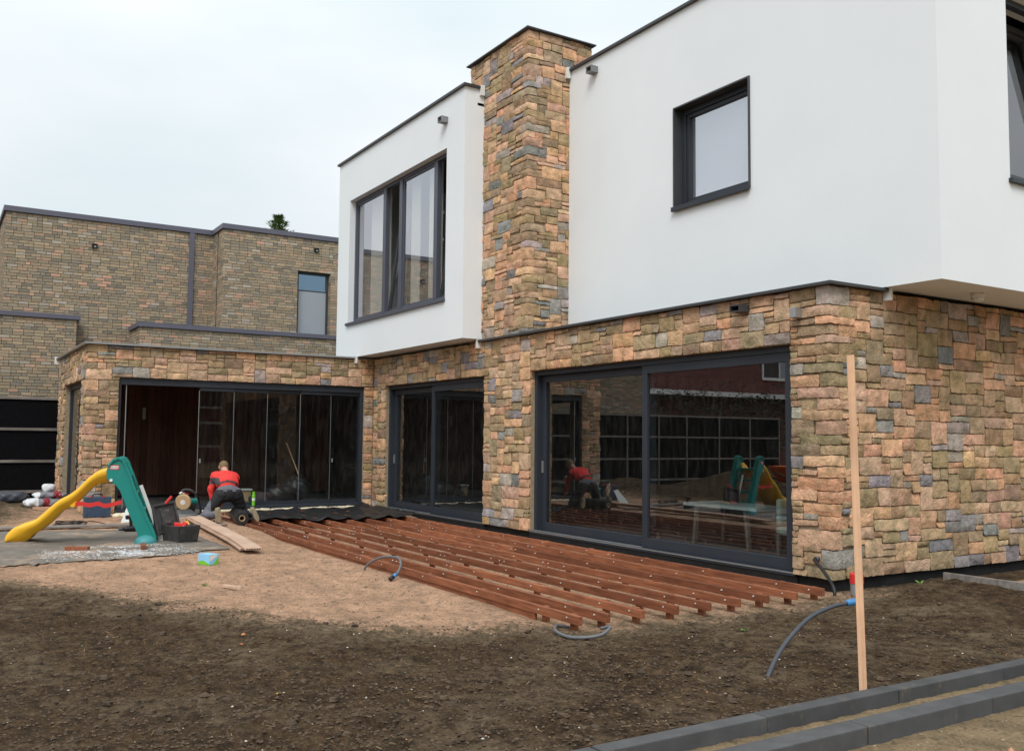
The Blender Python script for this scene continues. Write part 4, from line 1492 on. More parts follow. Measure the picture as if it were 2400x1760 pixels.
# ------------------------------------------------------------------ deck substructure: nine long joists on short posts
JT_TOP, JH, JW = 0.138, 0.072, 0.044
JY = [-3.52, -3.25, -2.87, -2.49, -2.11, -1.74, -1.35, -0.97, -0.56]
ORD = ['front, nearest the open soil', 'second from the front', 'third from the front', 'fourth from the front', 'middle of the nine',
       'fourth from the house', 'third from the house', 'second from the house', 'closest to the house wall']
for i in range(9):
    yj = JY[i]
    xe = 0.36 + random.uniform(-0.03, 0.03)
    xs = -11.55 + random.uniform(-0.05, 0.05)
    jt = thing('deck_joist', (xe, yj, 0), 'long red hardwood deck joist, %s' % ORD[i], 'deck joist', 'deck joists laid along the house')
    cuts = [xs, -7.6 + random.uniform(-1.0, 1.0), -3.6 + random.uniform(-1.0, 1.0), xe]
    for a, b in zip(cuts[:-1], cuts[1:]):
        dy = random.uniform(-0.004, 0.004)
        MB().box(a + 0.0015, b - 0.0015, yj - JW / 2 + dy, yj + JW / 2 + dy, JT_TOP - JH + random.uniform(-0.002, 0.002), JT_TOP + random.uniform(-0.003, 0.003)).build('beam', M['joist'], jt, bevel=0.003)
    scr = MB()
    x = xe - 0.16
    sp_ = [x, x - 0.42]
    x -= 0.42
    off = random.uniform(-0.1, 0.1)
    while x > xs + 1.2:
        x -= random.uniform(1.02, 1.16)
        sp_.append(x)
    for x in sp_:
        py = yj + JW / 2 + 0.006
        MB().box(x - 0.03, x + 0.03, py, py + 0.045, -0.25, JT_TOP - 0.004).build('post', M['joist'], jt, bevel=0.002)
        scr.tube([(x, yj - JW / 2 - 0.010, JT_TOP - 0.028), (x, yj - JW / 2 + 0.01, JT_TOP - 0.028)], [0.006, 0.0075], 8)
    for x in cuts[1:-1]:
        for dx in (-0.05, 0.06):
            scr.tube([(x + dx, yj - JW / 2 - 0.010, JT_TOP - 0.03), (x + dx, yj - JW / 2 + 0.01, JT_TOP - 0.03)], [0.006, 0.0075], 8)
        MB().box(x - 0.14, x + 0.14, yj + JW / 2 + 0.007, yj + JW / 2 + 0.05, JT_TOP - 0.075, JT_TOP - 0.006).build('splice', M['joist'], jt, bevel=0.002)
    tag(scr.build('screws', M['steel'], jt), None, None, None, 'stuff')
    if i == 0:
        MB().box(xs, -0.3, yj - 0.012, yj + 0.012, -0.02, JT_TOP - JH - 0.003).build('lower_board', M['joist'], jt)

# black membrane laid over the far end of the joists
nx_, ny_ = 60, 54
V, F = [], []
for i in range(nx_ + 1):
    for j in range(ny_ + 1):
        u, v = i / nx_, j / ny_
        y = -3.30 + 2.95 * v
        x0 = -9.0 - 0.9 * max(0.0, 0.30 - v) / 0.30 * 1.2 + 0.18 * noise.noise(Vector((v * 5, 1.3, 0)))
        x = x0 + (-11.75 - x0) * u
        ph = ((y + 3.25) / 0.380) % 1.0
        sag = -0.035 * math.sin(math.pi * ph)
        z = JT_TOP + 0.014 + sag * (1 - 0.4 * u) + 0.05 * noise.noise(Vector((x * 2.2, y * 2.6, 4))) + 0.02 * noise.noise(Vector((x * 7, y * 6, 4)))
        z = max(z, JT_TOP + 0.006 if ph < 0.08 or ph > 0.92 else 0.05)
        z += 0.045 * math.exp(-(u * 9) ** 2) * (0.5 + noise.noise(Vector((y * 4, 2, 2))))
        if v > 0.93:
            z += (v - 0.93) * 1.2
        if v < 0.06:
            z -= (0.06 - v) * 1.6
        V.append((x, y, z))
for i in range(nx_):
    for j in range(ny_):
        a = i * (ny_ + 1) + j
        F.append((a, a + ny_ + 1, a + ny_ + 2, a + 1))
mb = MB()
mb.add(V, F)
o = mb.build('ground_membrane', M['foil'], None, smooth=True)
so = o.modifiers.new('thickness', 'SOLIDIFY')
so.thickness = 0.004
tag(o, 'crumpled black membrane sheet draped over the far end of the joists', 'membrane')

# roll of the same membrane
rl = thing('membrane_roll', (-9.5, -3.52, 0.1), 'roll of black membrane on a cardboard core between the kneeling legs', 'roll')
a_, b_ = Vector((-9.02, -3.60, 0.225)), Vector((-10.05, -3.42, 0.225))
mb = MB()
n = 28
d = (b_ - a_).normalized()
s_ = d.cross(Vector((0, 0, 1))).normalized()
rings = []
for p, r in ((a_, 0.052), (a_, 0.108), (a_ + d * 0.012, 0.113), (b_ - d * 0.012, 0.113), (b_, 0.108), (b_, 0.052)):
    rings.append([p + (s_ * math.cos(2 * math.pi * k / n) + Vector((0, 0, 1)) * math.sin(2 * math.pi * k / n)) * (r * (1 + (0.03 if r > 0.1 else 0) * math.sin(5 * k))) for k in range(n)])
V = [p for r in rings for p in r]
F = [(i * n + k, i * n + (k + 1) % n, (i + 1) * n + (k + 1) % n, (i + 1) * n + k) for i in range(5) for k in range(n)]
mb.add(V, F)
mb.build('rolled_sheet', M['foil'], rl, smooth=False)
mb = MB()
rings = []
for p, r in ((a_ - d * 0.005, 0.040), (a_ - d * 0.005, 0.051), (b_ + d * 0.005, 0.051), (b_ + d * 0.005, 0.040)):
    rings.append([p + (s_ * math.cos(2 * math.pi * k / n) + Vector((0, 0, 1)) * math.sin(2 * math.pi * k / n)) * r for k in range(n)])
V = [p for r in rings for p in r]
F = [(i * n + k, i * n + (k + 1) % n, ((i + 1) % 4) * n + (k + 1) % n, ((i + 1) % 4) * n + k) for i in range(4) for k in range(n)]
mb.add(V, F)
mb.build('core', M['cardboard'], rl, smooth=True)


# ------------------------------------------------------------------ post, hoses, pipe at the right
pp = thing('wooden_post', (2.90, -3.33, 0.05), 'tall raw pine post standing in the soil behind the kerb', 'post')
MB().bar((2.93, -3.325, -0.15), (2.885, -3.345, 2.10), 0.044, 0.044, (1, 0.75, 0)).build('shaft', M['pine'], pp, bevel=0.002)

h1 = thing('garden_hose', (2.40, -3.62, 0.05), 'thick dark grey hose arching out of the soil to a blue fitting', 'hose')
pts = curve([(2.43, -3.66, -0.08), (2.40, -3.58, 0.07), (2.33, -3.36, 0.24), (2.27, -3.05, 0.385), (2.24, -2.78, 0.44), (2.235, -2.57, 0.455)], 8)
MB().tube(pts, 0.0145, 12).build('hose_pipe', M['hosegrey'], h1, smooth=True)
MB().tube([(2.235, -2.60, 0.453), (2.235, -2.585, 0.454), (2.24, -2.46, 0.46)], [0.019, 0.023, 0.023], 14).build('fitting', M['blueplastic'], h1, smooth=True)

h2 = thing('garden_hose', (0.5, -3.6, 0.02), 'light grey hose curled in a loop beside the end of the front joist', 'hose')
MB().tube(curve([(0.12, -3.44, 0.0), (0.11, -3.58, 0.03), (0.30, -3.72, 0.03), (0.55, -3.74, 0.03), (0.68, -3.58, 0.05), (0.62, -3.42, 0.09), (0.50, -3.42, 0.06)], 8), 0.0135, 10).build('hose_pipe', M['lighthose'], h2, smooth=True)

h3 = thing('garden_hose', (-3.2, -3.65, 0.02), 'short grey hose bent over the front joist with a blue coupling', 'hose')
MB().tube(curve([(-3.62, -3.72, 0.05), (-3.55, -3.68, 0.13), (-3.35, -3.61, 0.215), (-3.05, -3.57, 0.24), (-2.86, -3.61, 0.20), (-2.74, -3.70, 0.125), (-2.71, -3.745, 0.10)], 8), 0.0135, 10).build('hose_pipe', M['lighthose'], h3, smooth=True)
MB().tube([(-2.715, -3.735, 0.11), (-2.70, -3.775, 0.085)], 0.021, 12).build('coupling', M['blueplastic'], h3, smooth=True)
MB().tube([(-2.70, -3.775, 0.085), (-2.685, -3.82, 0.065)], 0.024, 12).build('coupling_nut', M['blackplastic'], h3, smooth=True)

h4 = thing('black_cable_duct', (0.2, -0.2, 0.02), 'black tube bending out of the stone corner down to the soil', 'tube')
MB().tube(curve([(-0.20, 0.05, 0.335), (-0.19, -0.06, 0.335), (-0.11, -0.12, 0.31), (0.04, -0.17, 0.22), (0.20, -0.24, 0.10), (0.24, -0.27, -0.05)], 8), 0.017, 10).build('tube', M['blackplastic'], h4, smooth=True)
MB().tube([(-0.195, -0.005, 0.335), (-0.193, -0.035, 0.335)], 0.03, 14).build('collar', M['hosegrey'], h4, smooth=True)

dp = thing('drain_pipe', (0.40, -0.14, 0.03), 'upright grey drain pipe with a red cap beside the post', 'pipe')
MB().tube([(0.40, -0.14, -0.1), (0.40, -0.14, 0.20)], 0.062, 24).build('pipe', M['alu'], dp, smooth=False)
MB().tube([(0.40, -0.14, 0.17), (0.40, -0.14, 0.262), (0.40, -0.14, 0.27)], [0.068, 0.068, 0.06], 24).build('cap', M['red'], dp)

eb = thing('bed_edging', (0.8, 1.55, 0.08), 'dark timber edging board along the soil bed by the gable', 'edging')
MB().bar((0.25, 1.53, 0.085), (2.9, 1.60, 0.085), 0.045, 0.13).build('board', M['oldwood'], eb, bevel=0.003)
MB().bar((0.3, 1.58, 0.085), (0.3, 1.58, -0.1), 0.04, 0.04, (1, 0, 0)).build('stake', M['oldwood'], eb)


def weed(x, y, s, label):
    t_ = thing('weed', (x, y, zat(x, y)), label, 'weed')
    mb = MB()
    for k in range(9):
        a = k * 0.7 + random.random()
        l_ = s * random.uniform(0.6, 1.1)
        d = Vector((math.cos(a), math.sin(a), random.uniform(0.4, 1.0))).normalized()
        w = d.cross(Vector((0, 0, 1))).normalized() * s * 0.14
        p = Vector((x, y, zat(x, y)))
        mb.add([p, p + d * l_ * 0.5 - w, p + d * l_ - Vector((0, 0, l_ * 0.15)), p + d * l_ * 0.5 + w], [(0, 1, 2, 3)])
    mb.build('leaves', M['weed'], t_)


weed(0.17, 1.22, 0.09, 'small green weed at the foot of the gable wall')
weed(1.02, -2.35, 0.05, 'tiny green seedling in the soil beside the joist ends')
weed(-3.55, -5.55, 0.06, 'tiny green weed in the sand left of the wood stick')

# ------------------------------------------------------------------ child's slide
SA = Vector((-6.761, -5.522, 0))
SAX = Vector((-0.25, -0.968, 0))
SNR = Vector((0.968, -0.25, 0))          # towards the near side
slide = thing('garden_slide', (-7.2, -6.2, 0.11), "child's plastic slide with yellow chute and teal ladder sides", 'slide')


def sp3(s, z, n=0.0):
    return SA + SAX * s + SNR * n + Vector((0, 0, z))


YT = [(0.45, 1.13), (0.53, 1.14), (0.62, 1.11), (0.72, 1.04), (0.80, 0.96), (0.89, 0.86), (0.98, 0.79), (1.10, 0.72), (1.20, 0.63), (1.28, 0.55), (1.37, 0.47), (1.48, 0.42), (1.60, 0.38), (1.67, 0.32), (1.71, 0.26), (1.72, 0.21)]
YB = [(0.45, 0.95), (0.51, 0.95), (0.64, 0.92), (0.74, 0.85), (0.82, 0.76), (0.89, 0.69), (0.97, 0.62), (1.07, 0.57), (1.15, 0.48), (1.23, 0.40), (1.32, 0.32), (1.40, 0.27), (1.45, 0.21), (1.51, 0.18), (1.59, 0.17), (1.68, 0.175)]
top = [p for p in curve([(a, b, 0) for a, b in YT], 4)]
bot = [p for p in curve([(a, b, 0) for a, b in YB], 4)]
SWID = 0.46
V, F = [], []
for tp, bt in zip(top, bot):
    h = max(0.02, (Vector((tp.x, tp.y, 0)) - Vector((bt.x, bt.y, 0))).length)
    def pt(f, n):       # f 0 bottom .. 1 top
        return sp3(bt.x + (tp.x - bt.x) * f, bt.y + (tp.y - bt.y) * f, n)
    sec = [pt(0.0, -0.015), pt(0.45, 0.0), pt(0.50, 0.012), pt(0.85, 0.015), pt(1.0, -0.005), pt(1.0, -0.035), pt(0.85, -0.05), pt(0.45, -0.065), pt(0.40, -0.12),
           pt(0.40, -SWID + 0.12), pt(0.45, -SWID + 0.065), pt(0.85, -SWID + 0.05), pt(1.0, -SWID + 0.035), pt(1.0, -SWID + 0.005), pt(0.85, -SWID - 0.015), pt(0.50, -SWID - 0.012), pt(0.45, -SWID), pt(0.0, -SWID + 0.015)]
    V += sec
m_ = 18
for i in range(len(top) - 1):
    for k in range(m_):
        F.append((i * m_ + k, i * m_ + (k + 1) % m_, (i + 1) * m_ + (k + 1) % m_, (i + 1) * m_ + k))
F.append(tuple(range(m_ - 1, -1, -1)))
F.append(tuple((len(top) - 1) * m_ + k for k in range(m_)))
mb = MB()
mb.add(V, F)
o = mb.build('chute', M['yellow'], slide, smooth=True)
TE = [(0.51, 1.20), (0.46, 1.26), (0.39, 1.29), (0.33, 1.27), (0.29, 1.21), (0.26, 1.13), (0.21, 1.01), (0.15, 0.83), (0.07, 0.66), (0.0, 0.49), (-0.08, 0.33), (-0.12, 0.22), (-0.12, 0.14),
      (0.115, 0.14), (0.12, 0.26), (0.17, 0.38), (0.23, 0.52), (0.30, 0.70), (0.36, 0.84), (0.42, 0.92), (0.48, 0.95), (0.52, 0.99), (0.535, 1.10)]
TI = [(0.39, 1.255), (0.345, 1.235), (0.312, 1.18), (0.287, 1.12), (0.24, 1.00), (0.178, 0.82), (0.098, 0.65), (0.03, 0.48), (-0.05, 0.32), (-0.09, 0.21), (-0.09, 0.14)]
for side, n0 in (('near', 0.05), ('far', -SWID + 0.03)):
    mb = MB()
    mb.prism([sp3(a, b, n0) for a, b in TE], SNR * -0.08)
    o = mb.build('ladder_side', M['teal'], slide, bevel=0.012, seg=3)
    rim = MB()
    nn = n0 + 0.001
    outl = [(0.52, 1.17)] + TE[1:13]
    inn = [(0.495, 1.165), (0.45, 1.225)] + TI
    for (a, b), (c, d_) in zip(zip(outl[:-1], outl[1:]), zip(inn[:-1], inn[1:])):
        q4 = [sp3(*a, nn), sp3(*b, nn), sp3(*d_, nn), sp3(*c, nn)]
        rim.prism(q4, SNR * 0.02)
    rim.build('rim', M['teal'], o, bevel=0.004)
    Vf, Ff = surface_nets(lambda P: np.maximum(sd_ell(P, sp3(0.01, 0.14, n0 - 0.04), (0.15, 0.15, 0.115)), 0.105 - P[:, 2]), sp3(0, 0.09, n0 - 0.04) - Vector((0.2, 0.2, 0.02)), sp3(0, 0.28, n0 - 0.04) + Vector((0.2, 0.2, 0.02)), 0.02)
    mb = MB()
    mb.add(Vf, Ff)
    mb.build('foot', M['tealfoot'], o, smooth=True)
for s, z in ((-0.01, 0.36), (0.09, 0.58), (0.19, 0.80), (0.29, 1.02)):
    mb = MB()
    mb.prism([sp3(s - 0.05, z - 0.02, -0.03), sp3(s + 0.06, z - 0.02, -0.03), sp3(s + 0.06, z + 0.02, -0.03), sp3(s - 0.05, z + 0.02, -0.03)], SNR * -(SWID - 0.06))
    mb.build('step', M['teal'], slide, bevel=0.006)
st = curve([(0.90, 0.665, 0), (0.82, 0.67, 0), (0.73, 0.65, 0), (0.62, 0.67, 0), (0.53, 0.64, 0), (0.33, 0.69, 0)], 4)
mb = MB()
for a, b in zip(st[:-1], st[1:]):
    mb.prism([sp3(a.x, a.y - 0.027, 0.01), sp3(b.x, b.y - 0.027, 0.01), sp3(b.x, b.y + 0.027, 0.01), sp3(a.x, a.y + 0.027, 0.01)], SNR * -0.03)
mb.build('brace', M['red'], slide)
mb = MB()
mb.prism([sp3(1.00, 0.66, -0.01), sp3(0.92, 0.73, -0.01), sp3(0.885, 0.70, -0.01), sp3(0.875, 0.63, -0.01), sp3(0.94, 0.62, -0.01)], SNR * -0.06)
mb.build('brace_bracket', M['orange'] if False else M['yellow'], slide, bevel=0.008)
mb = MB()
mb.tube([sp3(0.47, 0.98, 0.05), sp3(0.47, 0.98, 0.062)], 0.02, 14)
mb.build('bolt', M['whiteplastic'], slide)


def pill(s0, s1, z, r, n, m, name, par):
    P = []
    for k in range(9):
        a = math.pi / 2 + math.pi * k / 8
        P.append(sp3(s1 + r * -math.cos(a) * 1.0, z + r * math.sin(a), n))
    for k in range(9):
        a = -math.pi / 2 + math.pi * k / 8
        P.append(sp3(s0 - r * math.cos(a), z + r * math.sin(a), n))
    mb = MB()
    mb.prism(P, SNR * 0.003)
    return mb.build(name, m, par)


bad = pill(0.395, 0.475, 1.15, 0.030, 0.0502, M['red'], 'badge', slide)
pill(0.400, 0.470, 1.15, 0.019, 0.0534, M['whiteplastic'], 'badge_field', bad)
tcv = bpy.data.curves.new('lettering', 'FONT')
tcv.body = 'little tikes'
tcv.size = 0.026
tcv.align_x = 'CENTER'
tcv.align_y = 'CENTER'
tcv.extrude = 0.0008
tmp = bpy.data.objects.new('lettering_source', tcv)
COL.objects.link(tmp)
tme = bpy.data.meshes.new_from_object(tmp.evaluated_get(bpy.context.evaluated_depsgraph_get()))
bpy.data.objects.remove(tmp)
to = bpy.data.objects.new('lettering', tme)
tme.materials.clear()
tme.materials.append(M['blackplastic'])
COL.objects.link(to)
to.parent = bad
xa = -SAX
Rm = Matrix(((xa.x, 0, SNR.x), (xa.y, 0, SNR.y), (0, 1, 0))).to_4x4()
to.rotation_euler = Rm.to_euler()
to.location = sp3(0.435, 1.15, 0.0575) - world_loc(bad)

# ------------------------------------------------------------------ kneeling worker
person = thing('person', (-9.8, -3.62, 0.12), 'worker in a red sweater and black work trousers kneeling with his back turned', 'person')
J = dict(pel=(-9.80, -3.62, .62), hipL=(-9.80, -3.75, .58), hipR=(-9.80, -3.49, .56), kneeL=(-9.84, -3.99, .21), kneeR=(-9.92, -3.32, .21), ankL=(-9.43, -3.91, .27), ankR=(-9.52, -3.30, .26),
         heelL=(-9.40, -3.905, .35), toeL=(-9.385, -3.90, .165), heelR=(-9.49, -3.29, .33), toeR=(-9.45, -3.22, .16),
         waist=(-9.86, -3.62, .70), chest=(-10.05, -3.61, .845), shL=(-10.12, -3.775, .885), shR=(-10.10, -3.445, .85), neck=(-10.24, -3.57, .955), head=(-10.37, -3.57, 1.035),
         elL=(-10.15, -3.835, .66), wrL=(-10.15, -3.80, .43), elR=(-10.32, -3.47, .66), wrR=(-10.48, -3.56, .45))


def hand_parts(w, d, side):
    w, d = Vector(w), Vector(d).normalized()
    sdir = d.cross(Vector((1, 0, 0))).normalized()
    pal = w + d * 0.085
    out = [(w, pal, .028, .034)]
    for k, (o_, L_) in enumerate(((-.030, .075), (-.010, .085), (.010, .080), (.030, .062))):
        b = pal + sdir * o_
        m = b + d * L_ * .55 + Vector((-.012, 0, 0))
        e = m + d * L_ * .35 + Vector((-.025, 0, 0))
        out += [(b, m, .0115, .011), (m, e, .011, .010)]
    b = w + d * .03 + sdir * (-.03 * side)
    out.append((b, b + d * .045 + sdir * (-.035 * side), .013, .011))
    return out


def body_groups(P):
    g = {}
    t_ = sd_ell(P, (-9.80, -3.62, .59), (.145, .205, .145))
    for a, b, ra, rb in ((J['hipL'], J['kneeL'], .112, .085), (J['hipR'], J['kneeR'], .112, .085), (J['kneeL'], J['ankL'], .074, .060), (J['kneeR'], J['ankR'], .074, .060)):
        t_ = smin(t_, sd_capsule(P, a, b, ra, rb), .05)
    g['trousers'] = t_
    s = smin(sd_ell(P, (-9.93, -3.615, .755), (.145, .195, .145)), sd_ell(P, (-10.06, -3.61, .845), (.145, .215, .135)), .07)
    s = smin(s, sd_capsule(P, J['shL'], J['shR'], .070, .070), .07)
    for a, b, ra, rb in ((J['shL'], J['elL'], .066, .052), (J['elL'], J['wrL'], .052, .040), (J['shR'], J['elR'], .064, .052), (J['elR'], J['wrR'], .052, .040)):
        s = smin(s, sd_capsule(P, a, b, ra, rb), .035)
    g['sweater'] = s
    h = smin(sd_capsule(P, (-10.18, -3.58, .93), J['head'], .055, .055), sd_ell(P, J['head'], (.095, .078, .098)), .03)
    h = smin(h, sd_capsule(P, (-10.44, -3.57, 1.02), (-10.475, -3.57, 1.005), .014, .010), .012)     # nose
    for sgn in (-1, 1):
        h = smin(h, sd_ell(P, (-10.36, -3.57 + sgn * .080, 1.025), (.024, .012, .032)), .006)           # ears
    h = smin(h, sd_capsule(P, (-10.43, -3.57, .97), (-10.45, -3.57, .965), .03, .025), .02)            # chin
    for w, d, sd_ in ((J['wrL'], (-.15, .05, -1), 1), (J['wrR'], (-.5, .1, -1), -1)):
        for a, b, ra, rb in hand_parts(w, d, sd_):
            h = np.minimum(h, sd_capsule(P, a, b, ra, rb))
    g['skin'] = h
    f = np.minimum(np.minimum(sd_capsule(P, J['ankL'], J['heelL'], .050, .045), sd_capsule(P, J['heelL'], J['toeL'], .044, .040)),
                   np.minimum(sd_capsule(P, J['ankR'], J['heelR'], .050, .045), sd_capsule(P, J['heelR'], J['toeR'], .044, .040)))
    g['boots'] = f
    return g


def body_sdf(P):
    g = body_groups(P)
    d = smin(g['trousers'], g['sweater'], .03)
    d = smin(d, g['skin'], .012)
    d = smin(d, g['boots'], .012)
    fold = np.sin(P[:, 0] * 55 + P[:, 2] * 38 + 3 * np.sin(P[:, 1] * 21)) * np.sin(P[:, 1] * 33 + P[:, 2] * 24 + 2 * np.sin(P[:, 0] * 19))
    return d + 0.0065 * fold * (g['skin'] > 0.02)


V, F = surface_nets(body_sdf, (-10.75, -4.25, .05), (-9.28, -3.05, 1.2), 0.0135)
V[:, 2] = np.maximum(V[:, 2], 0.115)
pme = bpy.data.meshes.new('body')
pc = np.array([-9.8, -3.62, 0.12])
pme.from_pydata((V - pc).tolist(), [], F)
for k in ('trousers', 'sweater', 'skin', 'sole', 'charcoal', 'greycloth'):
    pme.materials.append(M[k])
fc = np.array([V[list(f)].mean(0) for f in F])
g = body_groups(fc)
keys = ['trousers', 'sweater', 'skin', 'boots']
lab = np.argmin(np.stack([g[k] for k in keys]), 0)
ax_ = np.array([-10.07 + 9.80, 0, .85 - .60])
ax_ /= np.linalg.norm(ax_)
tpar = (fc - np.array([-9.80, -3.62, .60])) @ ax_ + 0.10 * (fc[:, 1] + 3.62)
m_idx = lab.copy()
tor = (np.abs(fc[:, 1] + 3.61) < 0.215)
hem = (lab == 1) & tor & (tpar < 0.02)
m_idx[hem] = 5
m_idx[(lab == 0) & (fc[:, 2] > 0.665)] = 5
m_idx[(lab == 1) & tor & (tpar > 0.115) & (tpar < 0.15)] = 4
m_idx[(lab == 1) & (fc[:, 1] < -3.76) & (fc[:, 2] < 0.86) & (fc[:, 2] > 0.74) & (fc[:, 0] > -10.12)] = 4
side = (lab == 0) & (fc[:, 1] < -3.93) & (fc[:, 0] > -9.88)
m_idx[side] = 5
pme.polygons.foreach_set('material_index', m_idx.astype(np.int32))
pme.polygons.foreach_set('use_smooth', np.ones(len(F), bool))
pme.update()
po = bpy.data.objects.new('body', pme)
po.parent = person
COL.objects.link(po)
hv, hf = surface_nets(lambda P: np.maximum(sd_ell(P, (-10.362, -3.57, 1.045), (.101, .084, .102)) + 0.004 * np.sin(P[:, 1] * 190) * np.sin(P[:, 2] * 170), -(P @ np.array([1.0, 0, .75]) - (-10.43 + .75 * 1.02))),
                      (-10.5, -3.7, .9), (-10.22, -3.45, 1.17), 0.012)
mb = MB()
mb.add(hv, hf)
mb.build('hair', M['hair'], person, smooth=True)
for dy, w in ((-0.095, .065), (0.06, .065)):
    mb = MB()
    mb.obox((-9.672, -3.62 + dy, .655), (.014, w, .055), (0, -0.25, 0))
    mb.build('back_pocket', M['greycloth'], person, bevel=0.004)
for an, hl, tl in ((J['ankL'], J['heelL'], J['toeL']), (J['ankR'], J['heelR'], J['toeR'])):
    h_, t_ = Vector(hl) + Vector((.042, 0, .03)), Vector(tl) + Vector((.040, 0, -.03))
    mb = MB()
    P = []
    for k in range(20):
        a = 2 * math.pi * k / 20
        u = (1 - math.cos(a)) / 2
        w = .047 * math.sin(a) * (0.85 + .25 * u) * (1 if abs(u - .45) > .12 else .88)
        P.append(h_ + (t_ - h_) * u + Vector((0, w, 0)))
    mb.prism(P, (0.016, 0, 0))
    mb.build('boot_sole', M['sole'], person, bevel=0.004)

# ------------------------------------------------------------------ things lying about the work area
# grey ground cloth with white powder
cl = thing('ground_cloth', (-7.2, -6.1, 0.12), 'grey ground cloth under the slide, dusted with white powder', 'cloth')
CP = [(-5.40, -7.7), (-5.33, -5.86), (-5.70, -4.70), (-8.3, -4.62), (-8.85, -5.5), (-9.2, -7.7)]
nu, nv = 60, 60
V, F = [], []
for i in range(nu + 1):
    for j in range(nv + 1):
        u, v = i / nu, j / nv
        y = -7.7 + 3.0 * v
        xn = np.interp(y, [-7.7, -5.86, -4.7], [-5.45, -5.35, -5.72]) + 0.05 * noise.noise(Vector((y * 2.3, 0, 5)))
        xf = np.interp(y, [-7.7, -5.5, -4.6], [-9.2, -8.85, -8.3]) + 0.10 * noise.noise(Vector((y * 2.0, 3, 5)))
        x = xn + (xf - xn) * u
        V.append((x, y, zat(x, y) + 0.016 + 0.010 * noise.noise(Vector((x * 3, y * 3, 2)))))
for i in range(nu):
    for j in range(nv):
        a = i * (nv + 1) + j
        F.append((a, a + nv + 1, a + nv + 2, a + 1))
M['gcloth'] = plain('grey_ground_cloth', (0.155, 0.135, 0.112), 0.9, 0.25, 5, 0.5, 120, dirt=((0.42, 0.29, 0.20), 1.6, 0.50, 0.75))
mb = MB()
mb.add(V, F)
o = mb.build('sheet', M['gcloth'], cl, smooth=True)
o.modifiers.new('thickness', 'SOLIDIFY').thickness = 0.003
pw = MB()
for _ in range(9000):
    x = random.gauss(-5.95, 0.30)
    y = random.gauss(-5.95, 0.42)
    if not (-6.9 < x < -5.42 and -6.9 < y < -5.1):
        continue
    lump(pw, x, y, random.choice((0.004, 0.006, 0.008, 0.011)), (0.60, 0.60, 0.61), 0.25)
for i in range(len(pw.v)):
    p = pw.v[i]
    pw.v[i] = (p[0], p[1], p[2] + 0.016)
tag(pw.build('white_powder', M['pebble'], colors=True), 'white powder spilled around the two wood blocks', 'powder', None, 'stuff')

# wood blocks sawn off the joists
for name_, p, sz, rz, lb in (('wood_block', (-6.27, -6.44, 0.165), (0.30, 0.060, 0.050), 0.95, 'longer reddish hardwood offcut lying in the white powder by the yellow chute'),
                             ('wood_block', (-6.05, -5.70, 0.175), (0.30, 0.066, 0.060), 2.95, 'shorter reddish hardwood offcut in front of the teal slide foot')):
    t_ = thing(name_, (p[0], p[1], 0.12), lb, 'wood block')
    mb = MB()
    mb.obox((p[0], p[1], zat(p[0], p[1]) + 0.045), sz, (0, 0, rz))
    mb.build('block', M['joist'], t_, bevel=0.003)

# blue suitcase
cs = thing('tool_case', (-11.45, -5.48, 0.12), 'upright dark blue plastic tool case behind the red slide brace', 'tool case')
zc = zat(-11.45, -5.48)
for dx, tk in ((0.0, 0.075), (0.078, 0.075)):
    mb = MB()
    mb.box(-11.52 + dx, -11.52 + dx + tk, -5.70, -5.26, zc, zc + 0.36)
    o = mb.build('shell', M['navy'], cs, bevel=0.012)
    for k in range(6):
        if dx > 0:
            MB().box(-11.52 + dx + tk + 0.0005, -11.52 + dx + tk + 0.006, -5.67 + k * 0.068, -5.645 + k * 0.068, zc + 0.03, zc + 0.30).build('rib', M['navy'], o)
for y in (-5.60, -5.38):
    MB().box(-11.47, -11.36, y - 0.02, y + 0.02, zc + 0.352, zc + 0.372).build('latch', M['red'], cs)
MB().tube(curve([(-11.44, -5.56, zc + 0.36), (-11.44, -5.545, zc + 0.40), (-11.44, -5.48, zc + 0.41), (-11.44, -5.415, zc + 0.40), (-11.44, -5.40, zc + 0.36)], 4), 0.011, 8).build('handle', M['blackplastic'], cs, smooth=True)

# open toolbox
tb = thing('toolbox', (-6.72, -5.06, 0.12), 'open charcoal plastic toolbox with a red tray, lid tipped back', 'toolbox')
tz = zat(-6.7, -5.05) + 0.02
bc = Vector((-6.70, -5.06, tz))
rz = math.radians(18)


def tbx(x, y, z):
    return bc + Matrix.Rotation(rz, 3, 'Z') @ Vector((x, y, z))


mb = MB()
A_, B_ = [( .11, -.145), (.11, .145), (-.27, .145), (-.27, -.145)], [(.135, -.175), (.135, .175), (-.30, .175), (-.30, -.175)]
lo_ = [tbx(x, y, 0) for x, y in A_]
hi_ = [tbx(x, y, .225) for x, y in B_]
hi2 = [tbx(x * .9 - .008, y * .9, .225) for x, y in B_]
lo2 = [tbx(x * .9, y * .9, .06) for x, y in A_]
mb.add(lo_ + hi_ + hi2 + lo2, [(3, 2, 1, 0)] + [(k, (k + 1) % 4, 4 + (k + 1) % 4, 4 + k) for k in range(4)] + [(4 + k, 4 + (k + 1) % 4, 8 + (k + 1) % 4, 8 + k) for k in range(4)]
       + [(8 + k, 8 + (k + 1) % 4, 12 + (k + 1) % 4, 12 + k) for k in range(4)] + [(12, 13, 14, 15)])
mb.build('box', M['darkplastic'], tb, bevel=0.006)
